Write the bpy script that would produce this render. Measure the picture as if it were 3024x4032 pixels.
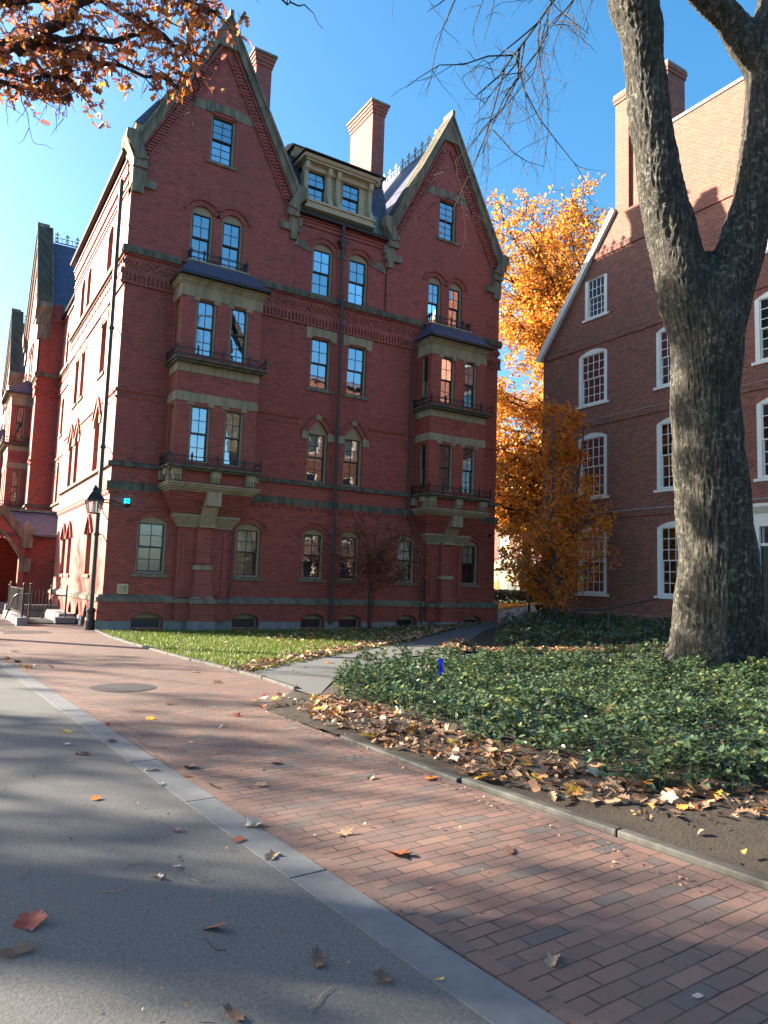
import bpy, bmesh, math, random
import numpy as np
from mathutils import Vector, Matrix
from mathutils.geometry import tessellate_polygon
from mathutils import noise as mnoise

for o in list(bpy.data.objects): bpy.data.objects.remove(o)
SC = bpy.context.scene
COL = SC.collection
rad = math.radians

# ------------------------------------------------------------------ camera
yaw, pitch, roll = 0.5486157, 0.1007138, 0.0325999
fx = Vector((math.sin(yaw)*math.cos(pitch), math.cos(yaw)*math.cos(pitch), math.sin(pitch)))
r0 = Vector((math.cos(yaw), -math.sin(yaw), 0)); u0 = r0.cross(fx)
cr, sr = math.cos(roll), math.sin(roll)
rx = cr*r0 + sr*u0; ux = -sr*r0 + cr*u0
cam = bpy.data.cameras.new('camera'); camo = bpy.data.objects.new('camera', cam); COL.objects.link(camo)
CAM = Vector((-4.3691, -23.5317, 1.6))
M = Matrix((rx, ux, -fx)).transposed().to_4x4(); M.translation = CAM
camo.matrix_world = M
cam.sensor_fit = 'VERTICAL'; cam.sensor_height = 32.0; cam.lens = 2885.04/4032*32.0
cam.clip_start = 0.1; cam.clip_end = 2000
SC.camera = camo
# ------------------------------------------------------------------ light
SUN_EL = rad(22.3)
SUN_AZ = rad(47.0)            # degrees left (west) of +y
sdir = Vector((-math.sin(SUN_AZ)*math.cos(SUN_EL), math.cos(SUN_AZ)*math.cos(SUN_EL), math.sin(SUN_EL)))
w = bpy.data.worlds.new('World'); SC.world = w; w.use_nodes = True
nt = w.node_tree; bg = nt.nodes['Background']
sky = nt.nodes.new('ShaderNodeTexSky'); sky.sky_type = 'NISHITA'; sky.sun_disc = False
sky.sun_elevation = SUN_EL; sky.sun_rotation = -SUN_AZ
sky.air_density = 1.0; sky.dust_density = 2.2; sky.ozone_density = 3.0; sky.altitude = 20
hs = nt.nodes.new('ShaderNodeHueSaturation'); hs.inputs['Saturation'].default_value = 1.28; hs.inputs['Hue'].default_value = 0.49; nt.links.new(sky.outputs[0], hs.inputs['Color']); nt.links.new(hs.outputs[0], bg.inputs[0]); bg.inputs[1].default_value = 0.068
sl = bpy.data.lights.new('sun', 'SUN'); so = bpy.data.objects.new('sun', sl); COL.objects.link(so)
sl.energy = 5.0; sl.angle = rad(0.6); sl.color = (1.0, 0.89, 0.72)
so.rotation_euler = sdir.to_track_quat('Z', 'Y').to_euler(); so.location = (-40, 40, 50)
SC.view_settings.view_transform = 'Standard'; SC.view_settings.look = 'None'
SC.view_settings.exposure = 2.55; SC.view_settings.gamma = 1.0
SC.render.engine = 'CYCLES'
SC.cycles.max_bounces = 6; SC.cycles.diffuse_bounces = 3; SC.cycles.glossy_bounces = 3
SC.cycles.transparent_max_bounces = 10; SC.cycles.use_denoising = True
SC.cycles.sample_clamp_indirect = 6.0

# ------------------------------------------------------------------ materials
MATS = {}
def mat(name):
    m = bpy.data.materials.new(name); m.use_nodes = True; MATS[name] = m
    t = m.node_tree; b = t.nodes['Principled BSDF']
    return m, t, b
def N(t, typ, **kw):
    n = t.nodes.new(typ)
    for k, v in kw.items():
        if hasattr(n, k): setattr(n, k, v)
        else: n.inputs[k].default_value = v
    return n
def L(t, a, b): t.links.new(a, b)
def ramp(t, fac, stops, interp='LINEAR'):
    r = t.nodes.new('ShaderNodeValToRGB'); r.color_ramp.interpolation = interp
    e = r.color_ramp.elements
    while len(e) < len(stops): e.new(0.5)
    for k, (p, c) in enumerate(stops):
        e[k].position = p; e[k].color = (*c, 1) if len(c) == 3 else c
    L(t, fac, r.inputs[0]); return r.outputs[0]
def mixc(t, fac, a, b, mode='MIX'):
    n = t.nodes.new('ShaderNodeMix'); n.data_type = 'RGBA'; n.blend_type = mode
    for s, v in ((n.inputs[0], fac), (n.inputs[6], a), (n.inputs[7], b)):
        if isinstance(v, (int, float)): s.default_value = v
        elif isinstance(v, tuple): s.default_value = (*v, 1)
        else: L(t, v, s)
    return n.outputs[2]
def math_(t, op, a, b=0.0):
    n = t.nodes.new('ShaderNodeMath'); n.operation = op
    for s, v in ((n.inputs[0], a), (n.inputs[1], b)):
        if isinstance(v, (int, float)): s.default_value = v
        else: L(t, v, s)
    return n.outputs[0]
def coords(t):
    g = t.nodes.new('ShaderNodeNewGeometry'); return g.outputs['Position']
def noise(t, vec, scale, detail=4.0, rough=0.55, dist=0.0):
    n = N(t, 'ShaderNodeTexNoise'); n.inputs['Scale'].default_value = scale
    n.inputs['Detail'].default_value = detail; n.inputs['Roughness'].default_value = rough
    n.inputs['Distortion'].default_value = dist
    if vec is not None: L(t, vec, n.inputs['Vector'])
    return n.outputs[0]
def bump(t, b, h, strength=0.3, dist=0.02):
    n = t.nodes.new('ShaderNodeBump'); n.inputs['Strength'].default_value = strength
    n.inputs['Distance'].default_value = dist; L(t, h, n.inputs['Height']); L(t, n.outputs[0], b.inputs['Normal'])
    return n
def wallvec(t):
    """x+y along the wall, z up (all walls here run along x or y)"""
    p = coords(t); s = t.nodes.new('ShaderNodeSeparateXYZ'); L(t, p, s.inputs[0])
    a = math_(t, 'ADD', s.outputs[0], s.outputs[1])
    c = t.nodes.new('ShaderNodeCombineXYZ'); L(t, a, c.inputs[0]); L(t, s.outputs[2], c.inputs[1])
    return c.outputs[0], p, s
def brick_mat(name, dark, mid, light, mortar, bw=0.21, rh=0.0677, ms=0.009, bumpd=0.01, grime=0.35, odd=None, sheen=0.0):
    m, t, b = mat(name)
    v, p, s = wallvec(t)
    br = N(t, 'ShaderNodeTexBrick'); L(t, v, br.inputs['Vector'])
    br.inputs['Scale'].default_value = 1; br.inputs['Brick Width'].default_value = bw
    br.inputs['Row Height'].default_value = rh; br.inputs['Mortar Size'].default_value = ms
    br.inputs['Mortar Smooth'].default_value = 0.3; br.inputs['Bias'].default_value = 0
    br.inputs['Color1'].default_value = (0, 0, 0, 1); br.inputs['Color2'].default_value = (1, 1, 1, 1)
    br.inputs['Mortar'].default_value = (0.5, 0.5, 0.5, 1)
    stops = [(0.0, tuple(x*0.6 for x in dark)), (0.08, dark), (0.4, mid), (0.8, mid), (1.0, light)] if odd is None else [(0.0, odd), (0.14, odd), (0.2, dark), (0.6, mid), (1.0, light)]
    base = ramp(t, br.outputs['Color'], stops)
    big = noise(t, p, 0.35, 5, 0.6); fine = noise(t, p, 9.0, 4, 0.6)
    base = mixc(t, math_(t, 'MULTIPLY', ramp(t, big, [(0.35, (0, 0, 0)), (0.7, (1, 1, 1))]), grime), base, tuple(c*0.62 for c in mid))
    base = mixc(t, math_(t, 'MULTIPLY', fine, 0.35), base, tuple(min(1, c*1.35) for c in mid))
    mq = N(t, 'ShaderNodeMapping'); mq.inputs['Scale'].default_value = (1.6, 0.13, 1); L(t, v, mq.inputs['Vector'])
    stk = ramp(t, noise(t, mq.outputs[0], 1.0, 6, 0.65), [(0.50, (0, 0, 0)), (0.72, (0.38, 0.38, 0.38))])
    base = mixc(t, stk, base, tuple(c*0.38 for c in mid))
    mo = mixc(t, fine, mortar, tuple(c*0.6 for c in mortar))
    col = mixc(t, br.outputs['Fac'], base, mo)
    L(t, col, b.inputs['Base Color']); b.inputs['Roughness'].default_value = 0.58 if sheen else 0.8; b.inputs['Sheen Weight'].default_value = sheen; b.inputs['Sheen Roughness'].default_value = 0.45; b.inputs['Sheen Tint'].default_value = (1, 0.8, 0.68, 1)
    h = math_(t, 'ADD', math_(t, 'SUBTRACT', 1.0, br.outputs['Fac']), math_(t, 'MULTIPLY', fine, 0.5))
    bump(t, b, h, 0.6, bumpd)
    return m
brick_mat('red brick', (0.20, 0.037, 0.022), (0.345, 0.060, 0.034), (0.43, 0.098, 0.052), (0.15, 0.045, 0.032), grime=0.5, sheen=0.10)
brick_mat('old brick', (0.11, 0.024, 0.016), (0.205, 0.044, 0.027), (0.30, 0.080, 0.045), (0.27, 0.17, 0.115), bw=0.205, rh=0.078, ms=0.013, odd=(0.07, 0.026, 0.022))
brick_mat('pale brick', (0.09, 0.03, 0.02), (0.135, 0.046, 0.03), (0.17, 0.065, 0.042), (0.15, 0.10, 0.08))
brick_mat('chimney brick', (0.19, 0.05, 0.04), (0.30, 0.08, 0.06), (0.40, 0.15, 0.10), (0.22, 0.13, 0.10))

def stone_mat(name, a, c, moss=None, mossamt=0.0, scale=1.6, joint=None, rough=0.8, bumps=0.25):
    m, t, b = mat(name); v, p, s = wallvec(t)
    n1 = noise(t, p, scale, 6, 0.65); n2 = noise(t, p, 14, 4, 0.6)
    mp = N(t, 'ShaderNodeMapping'); mp.inputs['Scale'].default_value = (5, 0.6, 1); L(t, v, mp.inputs['Vector'])
    st = noise(t, mp.outputs[0], 1.0, 4, 0.6)
    col = mixc(t, ramp(t, n1, [(0.3, (0, 0, 0)), (0.7, (1, 1, 1))]), a, c)
    col = mixc(t, math_(t, 'MULTIPLY', n2, 0.3), col, tuple(x*0.6 for x in a))
    if moss:
        f = math_(t, 'MULTIPLY', ramp(t, st, [(0.38, (0, 0, 0)), (0.62, (1, 1, 1))]), mossamt)
        col = mixc(t, f, col, moss)
    if joint:
        br = N(t, 'ShaderNodeTexBrick'); L(t, v, br.inputs['Vector']); br.inputs['Scale'].default_value = 1
        br.inputs['Brick Width'].default_value = joint; br.inputs['Row Height'].default_value = 40
        br.inputs['Mortar Size'].default_value = 0.008
        col = mixc(t, math_(t, 'MULTIPLY', br.outputs['Fac'], 0.6), col, tuple(x*0.35 for x in a))
    L(t, col, b.inputs['Base Color']); b.inputs['Roughness'].default_value = rough
    bump(t, b, n2, bumps, 0.01); return m
stone_mat('brownstone', (0.185, 0.152, 0.105), (0.265, 0.22, 0.15), (0.055, 0.06, 0.04), 0.75, joint=1.6)
stone_mat('mossy brownstone', (0.11, 0.10, 0.066), (0.17, 0.145, 0.09), (0.035, 0.042, 0.03), 0.9, joint=1.6)
stone_mat('sandstone', (0.31, 0.245, 0.145), (0.38, 0.305, 0.185), (0.11, 0.09, 0.06), 0.5, joint=1.4)
stone_mat('granite', (0.20, 0.195, 0.19), (0.28, 0.27, 0.26), (0.11, 0.11, 0.10), 0.4, scale=4)
stone_mat('kerb granite', (0.05, 0.048, 0.042), (0.095, 0.091, 0.081), (0.025, 0.023, 0.017), 0.9, scale=6, joint=1.1)
stone_mat('copper', (0.10, 0.20, 0.17), (0.16, 0.29, 0.25), (0.05, 0.05, 0.045), 0.8, scale=3)
stone_mat('tan paint', (0.30, 0.22, 0.12), (0.35, 0.26, 0.145), (0.18, 0.14, 0.085), 0.4, scale=3, rough=0.55, bumps=0.05)
stone_mat('white paint', (0.72, 0.69, 0.62), (0.80, 0.77, 0.70), (0.5, 0.48, 0.42), 0.2, scale=3, rough=0.5, bumps=0.05)
stone_mat('lead', (0.30, 0.30, 0.30), (0.42, 0.42, 0.41), (0.15, 0.15, 0.15), 0.4)

def plain(name, col, rough=0.5, metal=0.0, var=0.25, scale=6, spec=None):
    m, t, b = mat(name); p = coords(t); n = noise(t, p, scale, 5, 0.6)
    c = mixc(t, n, tuple(x*(1-var) for x in col), tuple(min(1, x*(1+var)) for x in col))
    L(t, c, b.inputs['Base Color']); b.inputs['Roughness'].default_value = rough; b.inputs['Metallic'].default_value = metal
    bump(t, b, n, 0.08, 0.01); return m
plain('sash paint', (0.012, 0.014, 0.022), 0.35)
plain('iron', (0.012, 0.012, 0.014), 0.45)
plain('pipe metal', (0.055, 0.045, 0.04), 0.5, 0.3, 0.35)
plain('blind cloth', (0.50, 0.45, 0.33), 0.9)
plain('shade cloth', (0.20, 0.16, 0.12), 0.9)
plain('shade black', (0.012, 0.012, 0.014), 0.9)  # near black colour paints the shade of unlit rooms and the stairwell
plain('door green', (0.012, 0.03, 0.03), 0.4)
plain('cream paint', (0.40, 0.325, 0.20), 0.6)
plain('porch paint', (0.13, 0.108, 0.066), 0.6)
plain('far white', (0.34, 0.33, 0.30), 0.6)
plain('bluestone', (0.115, 0.117, 0.118), 0.75, 0, 0.45, 7)
plain('flag blue', (0.01, 0.03, 0.75), 0.6)
plain('box cream', (0.55, 0.45, 0.25), 0.5)
plain('frosted glass', (0.75, 0.72, 0.66), 0.15)
m, t, b = mat('lamp glow'); b.inputs['Base Color'].default_value = (0.0, 0.3, 0.5, 1)
b.inputs['Emission Color'].default_value = (0.0, 0.62, 0.9, 1); b.inputs['Emission Strength'].default_value = 1.6

m, t, b = mat('slate'); v, p, s = wallvec(t)
br = N(t, 'ShaderNodeTexBrick'); L(t, v, br.inputs['Vector']); br.inputs['Scale'].default_value = 1
br.inputs['Brick Width'].default_value = 0.26; br.inputs['Row Height'].default_value = 0.16; br.inputs['Mortar Size'].default_value = 0.008
br.inputs['Color1'].default_value = (0.05, 0.053, 0.088, 1); br.inputs['Color2'].default_value = (0.09, 0.092, 0.14, 1); br.inputs['Mortar'].default_value = (0.012, 0.012, 0.018, 1)
L(t, mixc(t, math_(t, 'MULTIPLY', noise(t, p, 1.2, 5), 0.5), br.outputs['Color'], (0.075, 0.08, 0.125)), b.inputs['Base Color'])
b.inputs['Roughness'].default_value = 0.5; bump(t, b, math_(t, 'SUBTRACT', 1.0, br.outputs['Fac']), 0.5, 0.01)

def glass_mat(name, base, wav):
    m = bpy.data.materials.new(name); m.use_nodes = True; MATS[name] = m; t = m.node_tree
    t.nodes.remove(t.nodes['Principled BSDF']); out = t.nodes['Material Output']
    tr = N(t, 'ShaderNodeBsdfTransparent'); tr.inputs[0].default_value = (0.82, 0.86, 0.88, 1)
    gl = N(t, 'ShaderNodeBsdfGlossy'); gl.inputs['Roughness'].default_value = 0.015; gl.inputs[0].default_value = (0.95, 0.97, 1, 1)
    fr = N(t, 'ShaderNodeFresnel'); fr.inputs[0].default_value = 1.6
    f = math_(t, 'MINIMUM', math_(t, 'ADD', math_(t, 'MULTIPLY', fr.outputs[0], 1.6), base), 0.95)
    bn = N(t, 'ShaderNodeBump'); bn.inputs['Strength'].default_value = wav; bn.inputs['Distance'].default_value = 0.02
    L(t, noise(t, coords(t), 1.7, 2), bn.inputs['Height']); L(t, bn.outputs[0], gl.inputs['Normal'])
    mx = N(t, 'ShaderNodeMixShader'); L(t, f, mx.inputs[0]); L(t, tr.outputs[0], mx.inputs[1]); L(t, gl.outputs[0], mx.inputs[2])
    L(t, mx.outputs[0], out.inputs[0])
glass_mat('window glass', 0.26, 0.10)
glass_mat('dim glass', 0.05, 0.10)

def leaf_mat(name, stops, trans=0.45, gloss=0.5):
    m = bpy.data.materials.new(name); m.use_nodes = True; MATS[name] = m; t = m.node_tree
    b = t.nodes['Principled BSDF']; out = t.nodes['Material Output']
    g = N(t, 'ShaderNodeNewGeometry'); c = ramp(t, g.outputs['Random Per Island'], stops)
    n = noise(t, g.outputs['Position'], 25, 3)
    c = mixc(t, math_(t, 'MULTIPLY', n, 0.28), c, tuple(x*0.5 for x in stops[len(stops)//2][1]))
    L(t, c, b.inputs['Base Color']); b.inputs['Roughness'].default_value = gloss
    tl = N(t, 'ShaderNodeBsdfTranslucent'); L(t, c, tl.inputs[0])
    mx = N(t, 'ShaderNodeMixShader'); mx.inputs[0].default_value = trans
    L(t, b.outputs[0], mx.inputs[1]); L(t, tl.outputs[0], mx.inputs[2]); L(t, mx.outputs[0], out.inputs[0])
leaf_mat('golden leaf', [(0, (0.48, 0.13, 0.03)), (0.3, (0.66, 0.24, 0.03)), (0.7, (0.78, 0.38, 0.04)), (1, (0.80, 0.50, 0.08))])
leaf_mat('orange leaf', [(0, (0.55, 0.40, 0.04)), (0.12, (0.76, 0.36, 0.035)), (0.35, (0.86, 0.25, 0.025)), (0.8, (0.88, 0.30, 0.03)), (1, (0.82, 0.15, 0.05))], 0.6)
leaf_mat('oak leaf', [(0, (0.22, 0.085, 0.07)), (0.5, (0.34, 0.12, 0.075)), (0.8, (0.52, 0.17, 0.04)), (1, (0.66, 0.32, 0.05))], 0.55, 0.35)
leaf_mat('maroon leaf', [(0, (0.22, 0.06, 0.04)), (0.6, (0.36, 0.10, 0.06)), (0.85, (0.38, 0.18, 0.06)), (1, (0.50, 0.13, 0.06))])
leaf_mat('cover leaf', [(0, (0.030, 0.062, 0.032)), (0.5, (0.062, 0.105, 0.052)), (0.85, (0.11, 0.155, 0.07)), (0.97, (0.17, 0.19, 0.05)), (1, (0.3, 0.2, 0.05))], 0.2, 0.24)
leaf_mat('hedge leaf', [(0, (0.09, 0.11, 0.05)), (0.6, (0.15, 0.17, 0.08)), (1, (0.22, 0.23, 0.11))], 0.2, 0.45)
leaf_mat('grass blade', [(0, (0.07, 0.12, 0.012)), (0.6, (0.12, 0.18, 0.016)), (0.9, (0.19, 0.23, 0.03)), (1, (0.30, 0.22, 0.07))], 0.35, 0.5)
leaf_mat('dry leaf', [(0, (0.13, 0.07, 0.042)), (0.35, (0.27, 0.15, 0.09)), (0.7, (0.40, 0.26, 0.16)), (0.9, (0.36, 0.15, 0.05)), (1, (0.50, 0.27, 0.06))], 0.2, 0.6)
for nm, c in (('rust', (0.22, 0.07, 0.03)), ('tan', (0.38, 0.25, 0.14)), ('orange', (0.52, 0.17, 0.025)), ('yellow', (0.62, 0.40, 0.05)), ('pale', (0.55, 0.45, 0.33)), ('brown', (0.16, 0.085, 0.05)), ('red', (0.36, 0.06, 0.025))):
    leaf_mat(nm+' dead leaf', [(0, tuple(x*0.8 for x in c)), (0.5, c), (1, tuple(min(1, x*1.2) for x in c))], 0.15, 0.6)

def bark_mat(name, dark, mid, light, lich, sc=1.0):
    m, t, b = mat(name); p = coords(t)
    mp = N(t, 'ShaderNodeMapping'); mp.inputs['Scale'].default_value = (1, 1, 0.16); L(t, p, mp.inputs['Vector'])
    vo = N(t, 'ShaderNodeTexVoronoi'); vo.feature = 'DISTANCE_TO_EDGE'; vo.inputs['Scale'].default_value = 13*sc
    dn = N(t, 'ShaderNodeVectorMath'); dn.operation = 'ADD'; L(t, mp.outputs[0], dn.inputs[0])
    nn = N(t, 'ShaderNodeTexNoise'); nn.inputs['Scale'].default_value = 5*sc; L(t, mp.outputs[0], nn.inputs['Vector'])
    sc2 = N(t, 'ShaderNodeVectorMath'); sc2.operation = 'SCALE'; sc2.inputs['Scale'].default_value = 0.30; L(t, nn.outputs[1], sc2.inputs[0])
    L(t, sc2.outputs[0], dn.inputs[1]); L(t, dn.outputs[0], vo.inputs['Vector'])
    f2 = noise(t, p, 22*sc, 5, 0.65)
    rn = N(t, 'ShaderNodeTexNoise'); rn.inputs['Scale'].default_value = 9*sc; rn.inputs['Detail'].default_value = 9; rn.inputs['Roughness'].default_value = 0.68; rn.inputs['Distortion'].default_value = 0.7; L(t, mp.outputs[0], rn.inputs['Vector'])
    rg = math_(t, 'ABSOLUTE', math_(t, 'SUBTRACT', rn.outputs[0], 0.5)); fiss = ramp(t, rg, [(0.0, (0, 0, 0)), (0.05, (0.7, 0.7, 0.7)), (0.16, (1, 1, 1))])
    h = math_(t, 'MULTIPLY', fiss, ramp(t, vo.outputs['Distance'], [(0.0, (0.35, 0.35, 0.35)), (0.10, (0.85, 0.85, 0.85)), (0.5, (1, 1, 1))]))
    c = mixc(t, h, dark, mixc(t, f2, mid, light))
    if lich:
        l1 = noise(t, p, 9, 5, 0.7); l2 = noise(t, p, 1.1, 3, 0.6); c = mixc(t, math_(t, 'MULTIPLY', ramp(t, l1, [(0.535, (0, 0, 0)), (0.60, (0.85, 0.85, 0.85))]), ramp(t, l2, [(0.35, (0.15, 0.15, 0.15)), (0.6, (1, 1, 1))])), c, lich); c = mixc(t, ramp(t, noise(t, p, 2.3, 5, 0.6), [(0.5, (0, 0, 0)), (0.7, (0.55, 0.55, 0.55))]), c, dark)
    L(t, c, b.inputs['Base Color']); b.inputs['Roughness'].default_value = 0.9
    bump(t, b, math_(t, 'ADD', h, math_(t, 'MULTIPLY', f2, 0.5)), 0.9, 0.035)
bark_mat('grey bark', (0.014, 0.012, 0.009), (0.055, 0.048, 0.036), (0.105, 0.093, 0.07), (0.19, 0.19, 0.15))
bark_mat('dark bark', (0.02, 0.015, 0.012), (0.07, 0.05, 0.04), (0.11, 0.085, 0.065), None, 2)
bark_mat('red bark', (0.08, 0.03, 0.02), (0.22, 0.085, 0.055), (0.28, 0.12, 0.08), None, 4)
bark_mat('smooth bark', (0.10, 0.075, 0.06), (0.20, 0.15, 0.12), (0.26, 0.20, 0.16), None, 3)

# ground materials
m, t, b = mat('asphalt'); p = coords(t)
vo = N(t, 'ShaderNodeTexVoronoi'); vo.inputs['Scale'].default_value = 90; L(t, p, vo.inputs['Vector'])
spk = ramp(t, noise(t, p, 70, 4, 0.8), [(0.54, (0, 0, 0)), (0.66, (1, 1, 1))])
n1 = noise(t, p, 0.9, 6, 0.65); n2 = noise(t, p, 45, 5, 0.75)
c = mixc(t, n1, (0.082, 0.080, 0.076), (0.128, 0.122, 0.112))
c = mixc(t, ramp(t, n2, [(0.38, (0, 0, 0)), (0.6, (1, 1, 1))]), mixc(t, 0.7, c, (0.035, 0.035, 0.035)), c)
c = mixc(t, math_(t, 'MULTIPLY', spk, 0.55), c, (0.22, 0.205, 0.18)); c = mixc(t, math_(t, 'MULTIPLY', ramp(t, noise(t, p, 38, 5, 0.8), [(0.55, (0, 0, 0)), (0.68, (1, 1, 1))]), 0.6), c, (0.035, 0.034, 0.033))
st_ = noise(t, p, 0.25, 7, 0.7, 0.6); c = mixc(t, ramp(t, st_, [(0.42, (0, 0, 0)), (0.62, (0.5, 0.5, 0.5))]), c, (0.075, 0.073, 0.07))
vc = N(t, 'ShaderNodeTexVoronoi'); vc.feature = 'DISTANCE_TO_EDGE'; vc.inputs['Scale'].default_value = 0.55; wv = N(t, 'ShaderNodeVectorMath'); wv.operation = 'ADD'; nz = N(t, 'ShaderNodeTexNoise'); nz.inputs['Scale'].default_value = 1.3; nz.inputs['Detail'].default_value = 7; L(t, p, nz.inputs['Vector']); L(t, p, wv.inputs[0]); L(t, nz.outputs[1], wv.inputs[1]); L(t, wv.outputs[0], vc.inputs['Vector'])
c = mixc(t, ramp(t, vc.outputs['Distance'], [(0.0, (0.3, 0.3, 0.3)), (0.004, (0, 0, 0))]), c, (0.02, 0.02, 0.02))
L(t, c, b.inputs['Base Color']); b.inputs['Roughness'].default_value = 0.85
bump(t, b, math_(t, 'ADD', math_(t, 'MULTIPLY', vo.outputs['Distance'], 0.5), n2), 0.35, 0.006)
m, t, b = mat('path asphalt'); p = coords(t)
n1 = noise(t, p, 0.7, 6, 0.65); n2 = noise(t, p, 60, 5, 0.75)
c = mixc(t, n1, (0.075, 0.075, 0.076), (0.115, 0.114, 0.11)); c = mixc(t, ramp(t, n2, [(0.4, (0, 0, 0)), (0.62, (1, 1, 1))]), mixc(t, 0.4, c, (0.05, 0.05, 0.05)), c)
L(t, c, b.inputs['Base Color']); b.inputs['Roughness'].default_value = 0.9; bump(t, b, n2, 0.5, 0.006)

def paver_mat(name, bw, rh, rot, off=0.5, loc=(0, 0, 0)):
    m, t, b = mat(name); p = coords(t)
    mp = N(t, 'ShaderNodeMapping'); mp.inputs['Rotation'].default_value = (0, 0, rot); mp.inputs['Location'].default_value = loc; L(t, p, mp.inputs['Vector'])
    wob = N(t, 'ShaderNodeTexNoise'); wob.inputs['Scale'].default_value = 2.2; wob.inputs['Detail'].default_value = 6; L(t, p, wob.inputs['Vector'])
    sub = N(t, 'ShaderNodeVectorMath'); sub.operation = 'SUBTRACT'; L(t, wob.outputs[1], sub.inputs[0]); sub.inputs[1].default_value = (0.5, 0.5, 0.5)
    scl = N(t, 'ShaderNodeVectorMath'); scl.operation = 'SCALE'; scl.inputs['Scale'].default_value = 0.028; L(t, sub.outputs[0], scl.inputs[0])
    add = N(t, 'ShaderNodeVectorMath'); add.operation = 'ADD'; L(t, mp.outputs[0], add.inputs[0]); L(t, scl.outputs[0], add.inputs[1])
    br = N(t, 'ShaderNodeTexBrick'); L(t, add.outputs[0], br.inputs['Vector']); br.inputs['Scale'].default_value = 1; br.offset = off
    br.inputs['Brick Width'].default_value = bw; br.inputs['Row Height'].default_value = rh; br.inputs['Mortar Size'].default_value = 0.0052
    br.inputs['Mortar Smooth'].default_value = 0.25
    br.inputs['Color1'].default_value = (0, 0, 0, 1); br.inputs['Color2'].default_value = (1, 1, 1, 1); br.inputs['Mortar'].default_value = (0.4, 0.4, 0.4, 1)
    c = ramp(t, br.outputs['Color'], [(0.0, (0.07, 0.066, 0.066)), (0.06, (0.08, 0.07, 0.066)), (0.10, (0.105, 0.067, 0.058)), (0.35, (0.135, 0.072, 0.057)), (0.65, (0.162, 0.080, 0.060)), (0.92, (0.185, 0.095, 0.068)), (1.0, (0.205, 0.115, 0.08))])
    n2 = noise(t, p, 55, 5, 0.7); n1 = noise(t, p, 2.0, 5, 0.6)
    c = mixc(t, math_(t, 'MULTIPLY', n2, 0.45), c, (0.095, 0.06, 0.052)); c = mixc(t, math_(t, 'MULTIPLY', ramp(t, n1, [(0.4, (0, 0, 0)), (0.7, (1, 1, 1))]), 0.4), c, (0.15, 0.105, 0.085))
    drt = ramp(t, noise(t, p, 6.5, 7, 0.75), [(0.52, (0, 0, 0)), (0.66, (0.75, 0.75, 0.75))]); c = mixc(t, drt, c, (0.085, 0.066, 0.052))
    mo = mixc(t, ramp(t, noise(t, p, 3.5, 6, 0.7), [(0.42, (0, 0, 0)), (0.62, (1, 1, 1))]), (0.014, 0.013, 0.011), (0.075, 0.06, 0.042))
    L(t, mixc(t, br.outputs['Fac'], c, mo), b.inputs['Base Color']); b.inputs['Roughness'].default_value = 0.8
    tilt = math_(t, 'MULTIPLY', br.outputs['Color'], 0.25)
    bump(t, b, math_(t, 'ADD', math_(t, 'ADD', math_(t, 'MULTIPLY', math_(t, 'SUBTRACT', 1.0, br.outputs['Fac']), 1.0), math_(t, 'MULTIPLY', n2, 0.35)), tilt), 0.8, 0.012)
paver_mat('brick paving', 0.25, 0.097, rad(-4))
paver_mat('brick edging', 0.215, 0.5, rad(90), 0.5)
def soil_mat(name, a, c_, sc):
    m, t, b = mat(name); p = coords(t); n1 = noise(t, p, sc, 6, 0.7); n2 = noise(t, p, 40, 5, 0.75)
    c = mixc(t, n1, a, c_); c = mixc(t, ramp(t, n2, [(0.60, (0, 0, 0)), (0.72, (1, 1, 1))]), c, (0.10, 0.065, 0.04))
    L(t, c, b.inputs['Base Color']); b.inputs['Roughness'].default_value = 0.95; bump(t, b, n2, 1.0, 0.03)
soil_mat('soil', (0.018, 0.012, 0.008), (0.042, 0.028, 0.018), 3)
soil_mat('turf soil', (0.045, 0.06, 0.015), (0.07, 0.085, 0.025), 2)
m, t, b = mat('manhole iron'); p = coords(t)
vo = N(t, 'ShaderNodeTexVoronoi'); vo.inputs['Scale'].default_value = 22; vo.inputs['Randomness'].default_value = 0.15; L(t, p, vo.inputs['Vector'])
L(t, mixc(t, noise(t, p, 6), (0.05, 0.045, 0.042), (0.11, 0.10, 0.095)), b.inputs['Base Color']); b.inputs['Roughness'].default_value = 0.55; b.inputs['Metallic'].default_value = 0.4
bump(t, b, vo.outputs['Distance'], 1.0, 0.03)

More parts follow.
